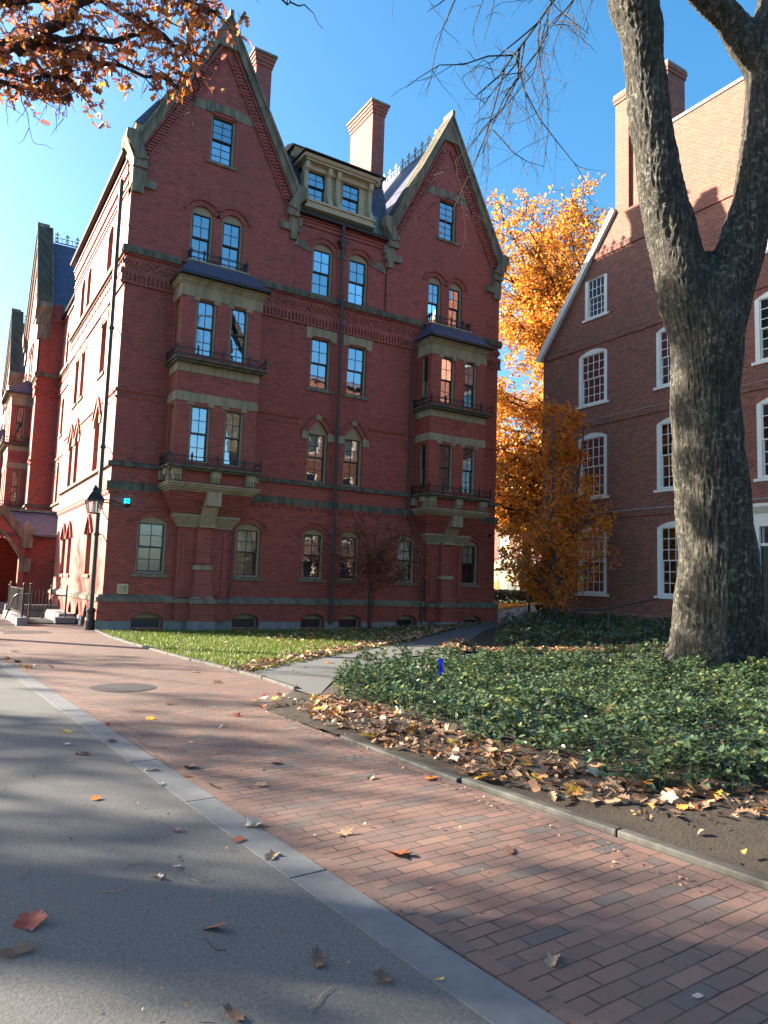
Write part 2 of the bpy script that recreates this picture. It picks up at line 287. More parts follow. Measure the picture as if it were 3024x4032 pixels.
# ------------------------------------------------------------------ builders
def empty(name, loc=(0, 0, 0)):
    o = bpy.data.objects.new(name, None); COL.objects.link(o); o.location = loc; o.empty_display_size = 0.3; return o
def tag(o, label, cat, group=None):
    o['label'] = label; o['category'] = cat
    if group: o['group'] = group
    return o
def kind(o, k): o['kind'] = k; return o
def parent(o, p):
    if p is not None:
        o.parent = p
        q = p; tot = Vector((0, 0, 0))
        if p.type == 'EMPTY': o.matrix_parent_inverse = Matrix.Translation(-p.location)
class MB:
    def __init__(s): s.v = []; s.f = []; s.m = []
    def add(s, vs, fs, mi=0):
        k = len(s.v); s.v.extend(vs); s.f.extend([tuple(i+k for i in f) for f in fs]); s.m.extend([mi]*len(fs))
    def box(s, fr, u0, u1, o0, o1, z0, z1, mi=0):
        s.add([fr(u, o, z) for z in (z0, z1) for o in (o0, o1) for u in (u0, u1)],
              [(0, 1, 3, 2), (4, 6, 7, 5), (0, 4, 5, 1), (2, 3, 7, 6), (0, 2, 6, 4), (1, 5, 7, 3)], mi)
    def hexa(s, fr, P8, mi=0):
        s.add([fr(*p) for p in P8], [(0, 1, 3, 2), (4, 6, 7, 5), (0, 4, 5, 1), (2, 3, 7, 6), (0, 2, 6, 4), (1, 5, 7, 3)], mi)
    def frust(s, fr, uc, hw0, o0, z0, hw1, o1, z1, back=0.0, mi=0):
        """a block growing from the wall (o=back), half width and reach change from z0 to z1"""
        s.hexa(fr, [(uc-hw0, back, z0), (uc+hw0, back, z0), (uc-hw0, o0, z0), (uc+hw0, o0, z0),
                    (uc-hw1, back, z1), (uc+hw1, back, z1), (uc-hw1, o1, z1), (uc+hw1, o1, z1)], mi)
    def plate(s, fr, poly, o0, o1, mi=0, holes=()):
        """extruded polygon in (u,z) with holes"""
        loops = [list(poly)] + [list(h) for h in holes]
        flat = [p for l in loops for p in l]; n = len(flat)
        tris = tessellate_polygon([[Vector((a, b_, 0)) for a, b_ in l] for l in loops])
        vs = [fr(a, o1, b_) for a, b_ in flat] + [fr(a, o0, b_) for a, b_ in flat]
        fs = [tuple(x) for x in tris] + [tuple(i+n for i in reversed(x)) for x in tris]
        k = 0
        for l in loops:
            for i in range(len(l)):
                a, c = k+i, k+(i+1) % len(l); fs.append((a, c, c+n, a+n))
            k += len(l)
        s.add(vs, fs, mi)
    def sheet(s, fr, poly, o, mi=0, holes=(), reveal=0.0, rmi=None):
        loops = [list(poly)] + [list(h) for h in holes]; flat = [p for l in loops for p in l]
        tris = tessellate_polygon([[Vector((a, b_, 0)) for a, b_ in l] for l in loops])
        s.add([fr(a, o, b_) for a, b_ in flat], [tuple(x) for x in tris], mi)
        if reveal:
            for h in holes:
                n = len(h); s.add([fr(a, o, b_) for a, b_ in h]+[fr(a, o-reveal, b_) for a, b_ in h],
                                  [(i, (i+1) % n, (i+1) % n+n, i+n) for i in range(n)], mi if rmi is None else rmi)
    def prof(s, fr, u0, u1, pr, mi=0):
        """profile [(o,z)...] swept along u"""
        n = len(pr); s.add([fr(u0, o, z) for o, z in pr]+[fr(u1, o, z) for o, z in pr],
                           [(i, (i+1) % n, (i+1) % n+n, i+n) for i in range(n)]+[tuple(range(n)), tuple(reversed(range(n, 2*n)))], mi)
    def tube(s, pts, rs, sides=8, mi=0, cap=True):
        pts = [Vector(p) for p in pts]; n = len(pts)
        if isinstance(rs, (int, float)): rs = [rs]*n
        d = (pts[1]-pts[0]).normalized(); a = d.orthogonal().normalized(); vs = []
        for i, p in enumerate(pts):
            t_ = (pts[min(i+1, n-1)]-pts[max(i-1, 0)]).normalized()
            a = (a-t_*a.dot(t_)); a = a.normalized() if a.length > 1e-6 else t_.orthogonal().normalized(); c = t_.cross(a)
            for k in range(sides):
                q = 2*math.pi*k/sides; vs.append(tuple(p+(a*math.cos(q)+c*math.sin(q))*rs[i]))
        fs = [(i*sides+k, i*sides+(k+1) % sides, (i+1)*sides+(k+1) % sides, (i+1)*sides+k) for i in range(n-1) for k in range(sides)]
        if cap: fs += [tuple(range(sides)), tuple(reversed(range((n-1)*sides, n*sides)))]
        s.add(vs, fs, mi)
    def lathe(s, c, prof, sides=16, mi=0):
        vs = []; n = len(prof)
        for r_, z in prof:
            for k in range(sides):
                q = 2*math.pi*k/sides; vs.append((c[0]+r_*math.cos(q), c[1]+r_*math.sin(q), c[2]+z))
        fs = [(i*sides+k, i*sides+(k+1) % sides, (i+1)*sides+(k+1) % sides, (i+1)*sides+k) for i in range(n-1) for k in range(sides)]
        fs += [tuple(range(sides)), tuple(reversed(range((n-1)*sides, n*sides)))]
        s.add(vs, fs, mi)
    def build(s, name, mats, par=None, smooth=False, bevel=0.0):
        me = bpy.data.meshes.new(name); me.from_pydata([tuple(v) for v in s.v], [], s.f)
        if isinstance(mats, str): mats = [mats]
        for k in mats: me.materials.append(MATS[k])
        me.polygons.foreach_set('material_index', s.m)
        bm = bmesh.new(); bm.from_mesh(me); bmesh.ops.recalc_face_normals(bm, faces=bm.faces); bm.to_mesh(me); bm.free()
        if smooth: me.polygons.foreach_set('use_smooth', [True]*len(me.polygons))
        o = bpy.data.objects.new(name, me); COL.objects.link(o); parent(o, par)
        if bevel:
            bv = o.modifiers.new('bevel', 'BEVEL'); bv.width = bevel; bv.segments = 2; bv.limit_method = 'ANGLE'
        return o
def np_mesh(name, V, F, mats, par=None, smooth=False):
    """V (n,3), F (m,k)"""
    me = bpy.data.meshes.new(name); V = np.asarray(V, np.float32); F = np.asarray(F, np.int32)
    me.vertices.add(len(V)); me.vertices.foreach_set('co', V.ravel())
    k = F.shape[1]; me.loops.add(F.size); me.loops.foreach_set('vertex_index', F.ravel())
    me.polygons.add(len(F)); me.polygons.foreach_set('loop_start', np.arange(0, F.size, k, dtype=np.int32))
    me.polygons.foreach_set('loop_total', np.full(len(F), k, np.int32)) if False else None
    me.update(calc_edges=True); me.validate()
    for q in ([mats] if isinstance(mats, str) else mats): me.materials.append(MATS[q])
    if smooth: me.polygons.foreach_set('use_smooth', [True]*len(me.polygons))
    o = bpy.data.objects.new(name, me); COL.objects.link(o); parent(o, par); return o
def Frm(ox, oy, ux_, uy_, nx, ny):
    return lambda u, o, z: (ox+u*ux_+o*nx, oy+u*uy_+o*ny, z)
WORLD = lambda u, o, z: (u, o, z)

# ------------------------------------------------------------------ window
def arch(u0, u1, z0, z1, rise=0.0, style='seg', n=8):
    """closed loop: rectangle with arched head springing at z1"""
    pts = [(u0, z0), (u1, z0), (u1, z1)]
    if rise > 0:
        uc, hw = (u0+u1)/2, (u1-u0)/2
        if style == 'seg':
            R = (hw*hw+rise*rise)/(2*rise); a = math.asin(min(1, hw/R)); zc = z1+rise-R
            for i in range(1, n): q = a-2*a*i/n; pts.append((uc+R*math.sin(q), zc+R*math.cos(q)))
        else:
            for i in range(1, n):
                f = i/n; x = 1-2*f; pts.append((uc+hw*x, z1+rise*(1-abs(x)**1.35)))
    pts.append((u0, z1)); return pts
def ring(u0, u1, z1, rise, w0, w1, style='seg', n=10, ext=0.0):
    """arched strip between offsets w0 and w1 outside the head"""
    def line(w):
        uc, hw = (u0+u1)/2, (u1-u0)/2+w; out = []
        r_ = rise+w*0.9
        if style == 'seg':
            R = (hw*hw+r_*r_)/(2*r_); a = math.asin(min(1, hw/R)); zc = z1+r_-R
            for i in range(n+1): q = -a+2*a*i/n; out.append((uc+R*math.sin(q), zc+R*math.cos(q)))
        else:
            for i in range(n+1): x = -1+2*i/n; out.append((uc+hw*x, z1+r_*(1-abs(x)**1.35)))
        return out
    a, c = line(w0), line(w1); return c + a[::-1]
def window(par, fr, u0, u1, z0, z1, rise=0.0, style='seg', rec=0.14, o=0.0, cols=2, rows=4, hood=None, sill=True,
           blind=0.0, frame='tan paint', sash='sash paint', glass='window glass', fw=0.07, sillmat='brownstone', sw=0.06, cloth='blind cloth', name='window'):
    hole = arch(u0, u1, z0, z1, rise, style)
    top = z1-0.02
    inner = [(u0+fw, z0+0.05), (u1-fw, z0+0.05), (u1-fw, top), (u0+fw, top)]
    b_ = MB(); b_.plate(fr, hole, o-rec-0.05, o-rec+0.05, 0, [inner])
    if style == 'point' and rise: b_.plate(fr, ring(u0, u1, z1, rise, -0.10, -0.03, 'point'), o-rec+0.05, o-rec+0.08)
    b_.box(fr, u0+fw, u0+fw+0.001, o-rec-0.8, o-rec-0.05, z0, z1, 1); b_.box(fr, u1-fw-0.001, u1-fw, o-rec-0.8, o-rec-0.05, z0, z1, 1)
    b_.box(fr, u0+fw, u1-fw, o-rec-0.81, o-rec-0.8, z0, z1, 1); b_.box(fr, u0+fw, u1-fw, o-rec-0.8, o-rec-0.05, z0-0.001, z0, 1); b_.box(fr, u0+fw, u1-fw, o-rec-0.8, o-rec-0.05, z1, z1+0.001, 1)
    W = b_.build(name, [frame, 'shade black'], par)  # second slot: black liner painting the unlit interior behind the pane
    a0, a1, c0, c1 = u0+fw, u1-fw, z0+0.05, top; mid = (c0+c1)/2; bw = 0.045 if cols < 3 else 0.04; mu = 0.022 if cols < 3 else 0.028
    s = MB()
    for lo, hi, oo, rr in ((mid, c1, o-rec, rows//2), (c0, mid+0.02, o-rec-0.05, rows-rows//2)):
        s.plate(fr, [(a0, lo), (a1, lo), (a1, hi), (a0, hi)], oo-0.03, oo+0.01, 0, [[(a0+bw, lo+bw), (a1-bw, lo+bw), (a1-bw, hi-bw*0.8), (a0+bw, hi-bw*0.8)]])
        for k in range(1, cols): uu = a0+(a1-a0)*k/cols; s.box(fr, uu-mu/2, uu+mu/2, oo-0.022, oo, lo+bw, hi-bw*0.8)
        for k in range(1, rr): zz = lo+(hi-lo)*k/rr; s.box(fr, a0+bw, a1-bw, oo-0.021, oo-0.002, zz-mu/2, zz+mu/2)
    s.build('sash', sash, W)
    g = MB()
    for lo, hi, oo in ((mid+bw, c1-bw*0.8, o-rec-0.012), (c0+bw, mid+0.02-bw*0.8, o-rec-0.062)):
        g.add([fr(a0+bw*.9, oo, lo), fr(a1-bw*.9, oo, lo), fr(a1-bw*.9, oo, hi), fr(a0+bw*.9, oo, hi)], [(0, 1, 2, 3)])
    g.build('pane', glass, W)
    if blind > 0:
        q = MB(); zb = c1-(c1-c0)*blind; q.box(fr, a0+0.01, a1-0.01, o-rec-0.135, o-rec-0.13, zb, c1); q.build('blind', cloth, W)
    if sill:
        q = MB(); q.prof(fr, u0-0.13, u1+0.13, [(o-rec, z0), (o+sw, z0-0.02), (o+sw, z0-0.12), (o-rec, z0-0.12)]); q.build('sill', sillmat, W)
    if hood:
        q = MB()
        if hood == 'seg':
            q.plate(fr, ring(u0, u1, z1, rise, 0.0, 0.20), o-0.02, o+0.012, 0); q.plate(fr, ring(u0-0.0, u1+0.0, z1, rise, 0.20, 0.27), o-0.02, o+0.07, 0)
            q.build('hood', 'red brick', W)
        elif hood == 'point':
            q.plate(fr, ring(u0, u1, z1, rise, 0.0, 0.24, 'point'), o-0.02, o+0.03, 0); q.plate(fr, ring(u0, u1, z1, rise, 0.24, 0.30, 'point'), o-0.02, o+0.08, 0)
            H = q.build('hood', 'red brick', W)
            k = MB(); uc = (u0+u1)/2; k.plate(fr, [(uc-0.10, z1+rise+0.02), (uc, z1+rise-0.02), (uc+0.10, z1+rise+0.02), (uc+0.15, z1+rise+0.19), (uc, z1+rise+0.235), (uc-0.15, z1+rise+0.19)], o-0.02, o+0.05); k.build('keystone', 'sandstone', W)
            for sg in (-1, 1):
                k = MB(); e = uc+sg*((u1-u0)/2+0.12); k.box(fr, e-0.13, e+0.13, o-0.02, o+0.05, z1-0.25, z1+0.04); k.build('springer_stone', 'sandstone', W)
        elif hood == 'soldier':
            q.plate(fr, ring(u0, u1, z1, rise, 0.0, 0.30), o-0.02, o+0.012, 0); q.build('hood', 'arch brick', W)
        elif hood == 'lintel':
            q.plate(fr, [(u0-0.02, z1-0.06), (u0+0.1, z1+0.05), (u1-0.1, z1+0.05), (u1+0.02, z1-0.06), (u1+0.2, z1-0.06), (u1+0.2, z1+0.36), (u0-0.2, z1+0.36), (u0-0.2, z1-0.06)], o-0.1, o+0.03)
            q.build('lintel', 'sandstone', W)
    return hole
# radial arch brick: vertical soldier pattern
brick_mat('arch brick', (0.16, 0.035, 0.028), (0.24, 0.055, 0.038), (0.30, 0.08, 0.05), (0.28, 0.22, 0.18), bw=0.078, rh=3.0, ms=0.009, odd=(0.10, 0.03, 0.03))
# ================================================================== main hall
HALL = tag(empty('brick_hall', (7.8, 6, 0)), 'tall red brick hall with steep gables, oriel bays and iron balconies', 'building')
FR = Frm(0, 0, 1, 0, 0, -1)            # front: u = x, outward = -y
WS = Frm(0.1, 0, 0, 1, -1, 0)          # west side: u = y, outward = -x
XL, XR, YB = 0.1, 15.45, 10.8
B1, B2, HW, BD = 3.03, 12.69, 1.34, 0.95
G1, G2 = 2.97, 12.58

def bands(par, fr, spans):
    n_ = max(len(v) for v in spans.values())
    for i in range(n_): band1(par, fr, {k: v[i:i+1] for k, v in spans.items()})
def band1(par, fr, spans):
    """stone string courses, frieze and dentils; spans = list of (u0,u1) for each, split at the bays"""
    for a, c in spans['h2']: q = MB(); q.prof(fr, a, c, [(-.05, 5.05), (.10, 5.05), (.10, 5.15), (.03, 5.20), (-.05, 5.20)]); q.build('string_course', 'mossy brownstone', par)
    for a, c in spans['h3']: q = MB(); q.prof(fr, a, c, [(-.05, 4.32), (.08, 4.32), (.08, 4.53), (.03, 4.57), (-.05, 4.57)]); q.build('string_course', 'mossy brownstone', par)
    for a, c in spans['h4']: q = MB(); q.prof(fr, a, c, [(-.05, 11.90), (.13, 11.90), (.15, 12.04), (.09, 12.14), (-.05, 12.14)]); q.build('string_course', 'mossy brownstone', par)
    for a, c in spans['h6']:
        q = MB(); q.prof(fr, a, c, [(-.05, 7.43), (.05, 7.43), (.06, 7.50), (-.05, 7.52)]); q.build('string_course', 'red brick', par); q = MB(); q.box(fr, a, c, -.05, .022, 7.22, 7.26); q.build('string_course', 'red brick', par)
    for a, c in spans['h3']:
        q = MB(); n = max(1, int((c-a)/0.24))
        for k in range(n): u = a+(c-a)*(k+.3)/n; q.box(fr, u, u+.12, -.02, .05, 4.17, 4.25); 
        q.box(fr, a, c, -.02, .052, 4.25, 4.325); q.build('dentil_course', 'red brick', par)
    for a, c in spans['h4']:
        q = MB(); q.box(fr, a, c, -.02, .06, 11.84, 11.905); q.box(fr, a, c, -.02, .05, 11.22, 11.28); q.box(fr, a, c, -.02, .06, 10.90, 10.96); q.box(fr, a, c, -.02, .03, 11.28, 11.40)
        n = max(1, int((c-a)/0.135))
        for k in range(n): u = a+(c-a)*(k+.2)/n; q.box(fr, u, u+.085, -.02, .05, 10.96, 11.22)
        n = max(1, int(round((c-a)/0.31)))
        for k in range(n):
            u = a+(c-a)*(k+.5)/n; s = .125; t = .05; z = 11.61
            q.plate(fr, [(u-t, z-s-.03), (u+t, z-s-.03), (u+t, z-t-.02), (u+s, z-t-.02), (u+s, z+t+.02), (u+t, z+t+.02), (u+t, z+s+.03), (u-t, z+s+.03), (u-t, z+t+.02), (u-s, z+t+.02), (u-s, z-t-.02), (u-t, z-t-.02)], -.02, .04, 0,
                    [[(u-.045, z-.06), (u+.045, z-.06), (u+.045, z+.06), (u-.045, z+.06)]])
        q.build('frieze', 'red brick', par)

def bay(par, fr, c, side_win=True):
    h, d = HW, BD
    B = MB(); holes = []
    wl, wr = (c-.87, c-.20), (c+.27, c+.90)
    wspec = []
    for z0, z1 in ((5.28, 7.10), (8.72, 10.56)):
        for a, b_ in (wl, wr): wspec.append((a, b_, z0, z1))
    B.sheet(fr, [(c-h, 4.55), (c+h, 4.55), (c+h, 10.75), (c-h, 10.75)], d, 0, [[(a, z0), (b_, z0), (b_, z1), (a, z1)] for a, b_, z0, z1 in wspec], 0.2)
    SL = lambda u, o, z: fr(c-h-o, u, z)
    SRr = lambda u, o, z: fr(c+h+o, u, z)
    sh = [[(.28, z0), (.72, z0), (.72, z1), (.28, z1)] for z0, z1 in ((5.28, 7.10), (8.72, 10.56))] if side_win else []
    for SF in (SL, SRr): B.sheet(SF, [(0, 4.55), (d, 4.55), (d, 10.75), (0, 10.75)], 0.0, 0, sh, 0.2)
    # pier, pilasters, stepped corbel
    n = 13
    for k in range(n):
        f = (k+.5)/n; z = 3.68+(4.37-3.68)*k/n; zz = (4.37-3.68)/n
        B.box(fr, c-1.06-.33*f, c+1.06+.33*f, 0, .42+.53*f, z, z+zz*.72); B.box(fr, c-1.04-.33*f, c+1.04+.33*f, 0, .39+.53*f, z+zz*.72, z+zz)
    B.box(fr, c-.80, c+.88, -.02, .22, 1.04, 3.34); B.box(fr, c-.93, c+1.0, -.02, .13, .3, 1.0); B.box(fr, c-.80, c+.88, -.02, .34, .3, 1.0)
    B.box(fr, c-.235, c+.235, 0, .40, 2.08, 3.36); B.box(fr, c-.235, c+.235, 0, .401, 1.04, 1.92)
    B.hexa(fr, [(c-.32, 0, 1.0), (c+.33, 0, 1.0), (c-.32, .56, 1.0), (c+.33, .56, 1.0), (c-.235, 0, 1.92), (c+.235, 0, 1.92), (c-.235, .42, 1.92), (c+.235, .42, 1.92)])
    B.box(fr, c-.36, c+.38, 0, .62, .3, 1.0)
    for a in (c-.62, c+.72): B.box(fr, a-.05, a+.05, 0, .26, 1.3, 3.1)
    O = B.build('oriel_bay', 'red brick', par)
    S = MB()
    S.frust(fr, c+.04, .90, .30, 3.34, 1.09, .46, 3.60); S.box(fr, c-1.05, c+1.13, 0, .48, 3.60, 3.68); S.box(fr, c-.86, c+.94, 0, .30, 3.28, 3.34)
    S.build('capital', 'sandstone', O); S = MB()
    # centre bracket
    S.hexa(fr, [(c-.19, 0, 3.32), (c+.27, 0, 3.32), (c-.19, .50, 3.32), (c+.27, .50, 3.32), (c-.19, 0, 3.92), (c+.27, 0, 3.92), (c-.19, .85, 3.92), (c+.27, .85, 3.92)])
    S.hexa(fr, [(c-.19, 0, 3.92), (c+.27, 0, 3.92), (c-.19, 1.06, 3.94), (c+.27, 1.06, 3.94), (c-.19, 0, 4.40), (c+.27, 0, 4.40), (c-.19, 1.06, 4.40), (c+.27, 1.06, 4.40)])
    S.box(fr, c-.21, c+.29, 0, .54, 3.28, 3.36); S.build('bracket', 'sandstone', O); S = MB(); S.box(fr, c-.30, c+.30, 0, .47, 1.925, 2.07); S.build('pier_band', 'sandstone', O); S = MB()
    for e, o_, z0, z1 in ((h+.02, d+.03, 4.36, 4.42), (h+.08, d+.12, 4.42, 4.48), (h+.14, d+.2, 4.48, 4.55), (h+.17, d+.25, 4.55, 4.60)): S.box(fr, c-e, c+e, 0, o_, z0, z1)
    S.build('corbel_moulding', 'sandstone', O)
    S = MB()
    for z0, z1 in ((7.20, 7.49), (8.14, 8.41), (10.60, 11.0)):
        S = MB(); S.box(fr, c-h-.025, c+h+.025, 0, d+.025, z0, z1)
        if z0 != 8.14:
            for a, b_ in (wl, wr): S.box(fr, a-.1, a+.1, d-.2, d+.02, z0-.1, z0+.0); S.box(fr, b_-.1, b_+.1, d-.2, d+.02, z0-.1, z0)
        S.build('lintel_band', 'sandstone', O)
    S = MB()
    for e, o_, z0, z1 in ((.06, .06, 11.0, 11.06), (.10, .10, 11.06, 11.14), (.14, .15, 11.14, 11.22)): S.box(fr, c-h-e, c+h+e, 0, d+o_, z0, z1)
    S.build('bay_cornice', 'sandstone', O)
    S = MB()
    for z in (5.0, 8.41):
        S = MB(); S.box(fr, c-h-.19, c+h+.19, 0, d+.34, z+.07, z+.13); S.box(fr, c-h-.12, c+h+.12, 0, d+.24, z, z+.07); S.build('balcony_slab', 'mossy brownstone', O)
    # carved consoles under the lower slab
    S = MB()
    for a, w_ in ((c-h+.12, .12), (c+.02, .14), (c+h-.14, .15)):
        S = MB(); S.hexa(fr, [(a-w_, d-.1, 4.62), (a+w_, d-.1, 4.62), (a-w_, d+.06, 4.62), (a+w_, d+.06, 4.62), (a-w_, d-.1, 4.82), (a+w_, d-.1, 4.82), (a-w_, d+.18, 4.82), (a+w_, d+.18, 4.82)])
        S.box(fr, a-w_-.02, a+w_+.02, d-.1, d+.22, 4.82, 5.0)
        for k in range(3): S.box(fr, a-w_+.02+k*.09, a-w_+.07+k*.09, d, d+.2, 4.66, 4.84)
        S.build('console', 'sandstone', O)
    for s_ in (-1, 1):
        e = c+s_*h; S = MB()
        S.box(fr, min(e, e+s_*.2), max(e, e+s_*.2), d-.26, d-.02, 4.82, 5.0); S.box(fr, min(e, e+s_*.1), max(e, e+s_*.1), d-.24, d-.04, 4.62, 4.82)
        S.build('console', 'sandstone', O); S = MB(); S.box(fr, min(e, e+s_*.18), max(e, e+s_*.18), .05, .25, 4.72, 5.0); S.build('console', 'sandstone', O)
    # iron railings
    for z, e, oo in ((5.13, h+.13, d+.27), (8.54, h+.13, d+.27), (12.09, .97, .33)):
        R = MB(); back = 0.06
        U = [c-e, c-e*.55, c+.02, c+e*.62, c+e]
        for u in U: R.box(fr, u-.024, u+.024, oo-.024, oo+.024, z, z+.33); R.hexa(fr, [(u-.04, oo-.04, z+.28), (u+.04, oo-.04, z+.28), (u-.04, oo+.04, z+.28), (u+.04, oo+.04, z+.28), (u-.012, oo-.012, z+.42), (u+.012, oo-.012, z+.42), (u-.012, oo+.012, z+.42), (u+.012, oo+.012, z+.42)])
        for u in (c-e, c+e):
            for o_ in ((back+oo)/2, back): R.box(fr, u-.024, u+.024, o_-.024, o_+.024, z, z+.33); R.box(fr, u-.035, u+.035, o_-.035, o_+.035, z+.30, z+.37)
        for zz in (z+.10, z+.28):
            R.box(fr, c-e, c+e, oo-.014, oo+.014, zz-.014, zz+.014)
            for u in (c-e, c+e): R.box(fr, u-.014, u+.014, back, oo, zz-.014, zz+.014)
        k = c-e+.12
        while k < c+e-.05:
            R.box(fr, k-.009, k+.009, oo-.009, oo+.009, z+.03, z+.12); k += .17
        R.build('balcony_railing', 'iron', O)
    S = MB(); g = h+.17; o1 = d+.30
    S.hexa(fr, [(c-g, 0, 11.27), (c+g, 0, 11.27), (c-g, o1, 11.27), (c+g, o1, 11.27), (c-1.03, 0, 12.03), (c+1.03, 0, 12.03), (c-1.03, .38, 12.03), (c+1.03, .38, 12.03)])
    S.build('bay_roof', 'slate', O)
    S = MB(); S.box(fr, c-g-.02, c+g+.02, o1-.04, o1+.05, 11.20, 11.29)
    for u in (c-g-.02, c+g-.06): S.box(fr, u, u+.08, 0.02, o1-.04, 11.20, 11.29)
    S.build('bay_gutter', 'iron', O)
    S = MB(); S.box(fr, c-1.05, c+1.05, 0, .40, 12.03, 12.09); S.build('bay_roof_kerb', 'tan paint', O)
    for i, (a, b_, z0, z1) in enumerate(wspec):
        window(par, fr, a, b_, z0, z1, rec=.12, o=d, sill=False, blind=(.0, .0, .0, .0)[i], fw=.06)
    if side_win:
        for z0, z1 in ((5.28, 7.10), (8.72, 10.56)):
            window(par, SL, .28, .72, z0, z1, rec=.12, sill=False, fw=.05, glass='dim glass')
    return O

def gable(par, fr, c, hw, foot=15.3, apex=20.75, o=0.08, base=12.05, kneel=(1, 1), pair=None, blind=(0, 0), att=(-.42, .45)):
    pair = pair or ((c-.90, c-.16), (c+.16, c+.90))
    P_ = [(c-hw, base), (c+hw, base), (c+hw, foot), (c, apex), (c-hw, foot)]
    holes = [arch(a, b_, 12.16, 13.88, .26) for a, b_ in pair] + [arch(c+att[0], c+att[1], 15.84, 17.52)]
    W = MB(); W.sheet(fr, P_, o, 0, holes, .25); W.plate(fr, P_, -.45, -.44)
    sl = math.hypot(hw, apex-foot); du, dz = hw/sl, (apex-foot)/sl        # along the slope upwards (left side)
    def slope(sg, t, off): # t from foot to apex along the rake, off = inward normal distance
        return (c+sg*(hw-t*du-off*dz), foot+t*dz-off*du)
    for sg in (-1, 1):      # corbelled brick ladder under the coping
        W.plate(fr, [slope(sg, .25, .10), slope(sg, sl-.35, .10), slope(sg, sl-.55, .16), slope(sg, .25, .16)], o-.02, o+.10)
        W.plate(fr, [slope(sg, .1, .42), slope(sg, sl-.9, .42), slope(sg, sl-.95, .48), slope(sg, .1, .48)], o-.02, o+.07)
        n = 38
        for k in range(n):
            p = slope(sg, .25+(sl-1.3)*k/n, .16); q = slope(sg, .25+(sl-1.3)*k/n, .42)
            a, b_ = sorted((p[0], q[0])); zz = p[1]-.14
            a2 = a; W.box(fr, a2, b_, o-.02, o+.085, zz, zz+.075)
    G = W.build('gable', 'red brick', par)
    S = MB()
    for sg in (-1, 1):
        out0 = (c+sg*(hw+.12), foot+.28); out1 = (c, apex+.52); in1 = (c, apex-.02); in0 = (c+sg*(hw-.12), foot-.02)
        S.plate(fr, [out0, out1, in1, in0], -.45, o+.17); 
        S.plate(fr, [(out0[0], out0[1]+.0), out1, (c, apex+.40), (out0[0]-sg*.06, out0[1]-.12)], -.50, o+.24)
    S.plate(fr, [(c-.36, apex-.72), (c+.36, apex-.72), (c, apex+.35)], o-.02, o+.15)
    S.box(fr, c-.07, c+.07, -.3, o+.26, apex+.38, apex+.62)
    z0 = 17.54
    hwb = hw*(apex-17.72)/(apex-foot)-.42
    S.box(fr, c-hwb, c-.62, o-.02, o+.012, z0+.02, z0+.36); S.box(fr, c+.62, c+hwb, o-.02, o+.012, z0+.02, z0+.36)
    S.plate(fr, [(c+att[0]-.2, z0), (c+att[0], z0), (c+att[0]+.1, z0+.08), (c+att[1]-.1, z0+.08), (c+att[1], z0), (c+att[1]+.2, z0), (c+att[1]+.2, z0+.38), (c+att[0]-.2, z0+.38)], o-.1, o+.04)
    for sg, kk in ((-1, kneel[0]), (1, kneel[1])):
        e = c+sg*hw
        def pl(pts, o1=o+.10): S.plate(fr, [(e+sg*a, z) for a, z in pts], -.45, o1)
        pl([(.32, 15.55), (.30, 15.85), (.02, 15.90), (-.42, 15.02), (-.05, 14.95), (.05, 15.2)], o+.26)
        pl([(.28, 15.62), (.28, 15.5), (.08, 15.15), (-.40, 15.0), (-.40, 14.72), (.04, 14.72), (.04, 14.95)], o+.2)
        if kk:
            pl([(.02, 14.40), (.02, 14.72), (-.42, 14.72), (-.42, 14.40)]); pl([(.02, 14.15), (.02, 14.40), (-.74, 14.40), (-.74, 14.15)])
            pl([(.0, 13.92), (.0, 14.15), (-.36, 14.15), (-.36, 13.92)])
        else:
            pl([(.20, 14.45), (.20, 14.75), (-.3, 14.75), (-.3, 14.45)]); pl([(.12, 14.2), (.12, 14.45), (-.62, 14.45), (-.62, 14.2)]); pl([(.03, 13.9), (.03, 14.2), (-.22, 14.2), (-.22, 13.9)])
    S.build('coping', 'brownstone', G)
    for i, (a, b_) in enumerate(pair): window(par, fr, a, b_, 12.16, 13.88, .26, rec=.14, o=o, hood='seg', sill=False, blind=blind[i])
    window(par, fr, c+att[0], c+att[1], 15.84, 17.52, rec=.14, o=o, sillmat='brownstone', rows=6)
    return G

# --- front wall
holes = []; spec = []
def W_(a, b_, z0, z1, rise=0.0, style='seg', **k): spec.append((a, b_, z0, z1, rise, style, k)); holes.append(arch(a, b_, z0, z1, rise, style))
gf = dict(hood='seg', sillmat='brownstone')
W_(1.0, 1.93, 1.76, 3.36, .20, blind=.98, cloth='shade cloth', glass='dim glass', **gf); W_(4.22, 5.11, 1.76, 3.36, .20, blind=.5, glass='dim glass', **gf)
W_(6.71, 7.53, 1.78, 3.36, .20, blind=.55, glass='dim glass', **gf); W_(8.20, 9.0, 1.78, 3.36, .20, blind=.5, glass='dim glass', **gf)
W_(10.66, 11.46, 1.78, 3.36, .20, blind=.5, glass='dim glass', **gf); W_(13.78, 14.58, 1.78, 3.36, .20, blind=.5, glass='dim glass', **gf)
for a, b_, bl in ((6.71, 7.52, .55), (8.18, 8.98, .5)): W_(a, b_, 5.22, 7.0, .50, 'point', hood='point', sill=False, blind=bl, glass='dim glass')
W_(6.68, 7.51, 8.65, 10.52, hood='lintel'); W_(8.19, 9.03, 8.65, 10.52, hood='lintel')
W_(6.59, 7.44, 12.14, 13.9, .24, sill=False, hood='seg'); W_(8.11, 8.95, 12.14, 13.9, .24, sill=False, hood='seg')
Wl = MB()
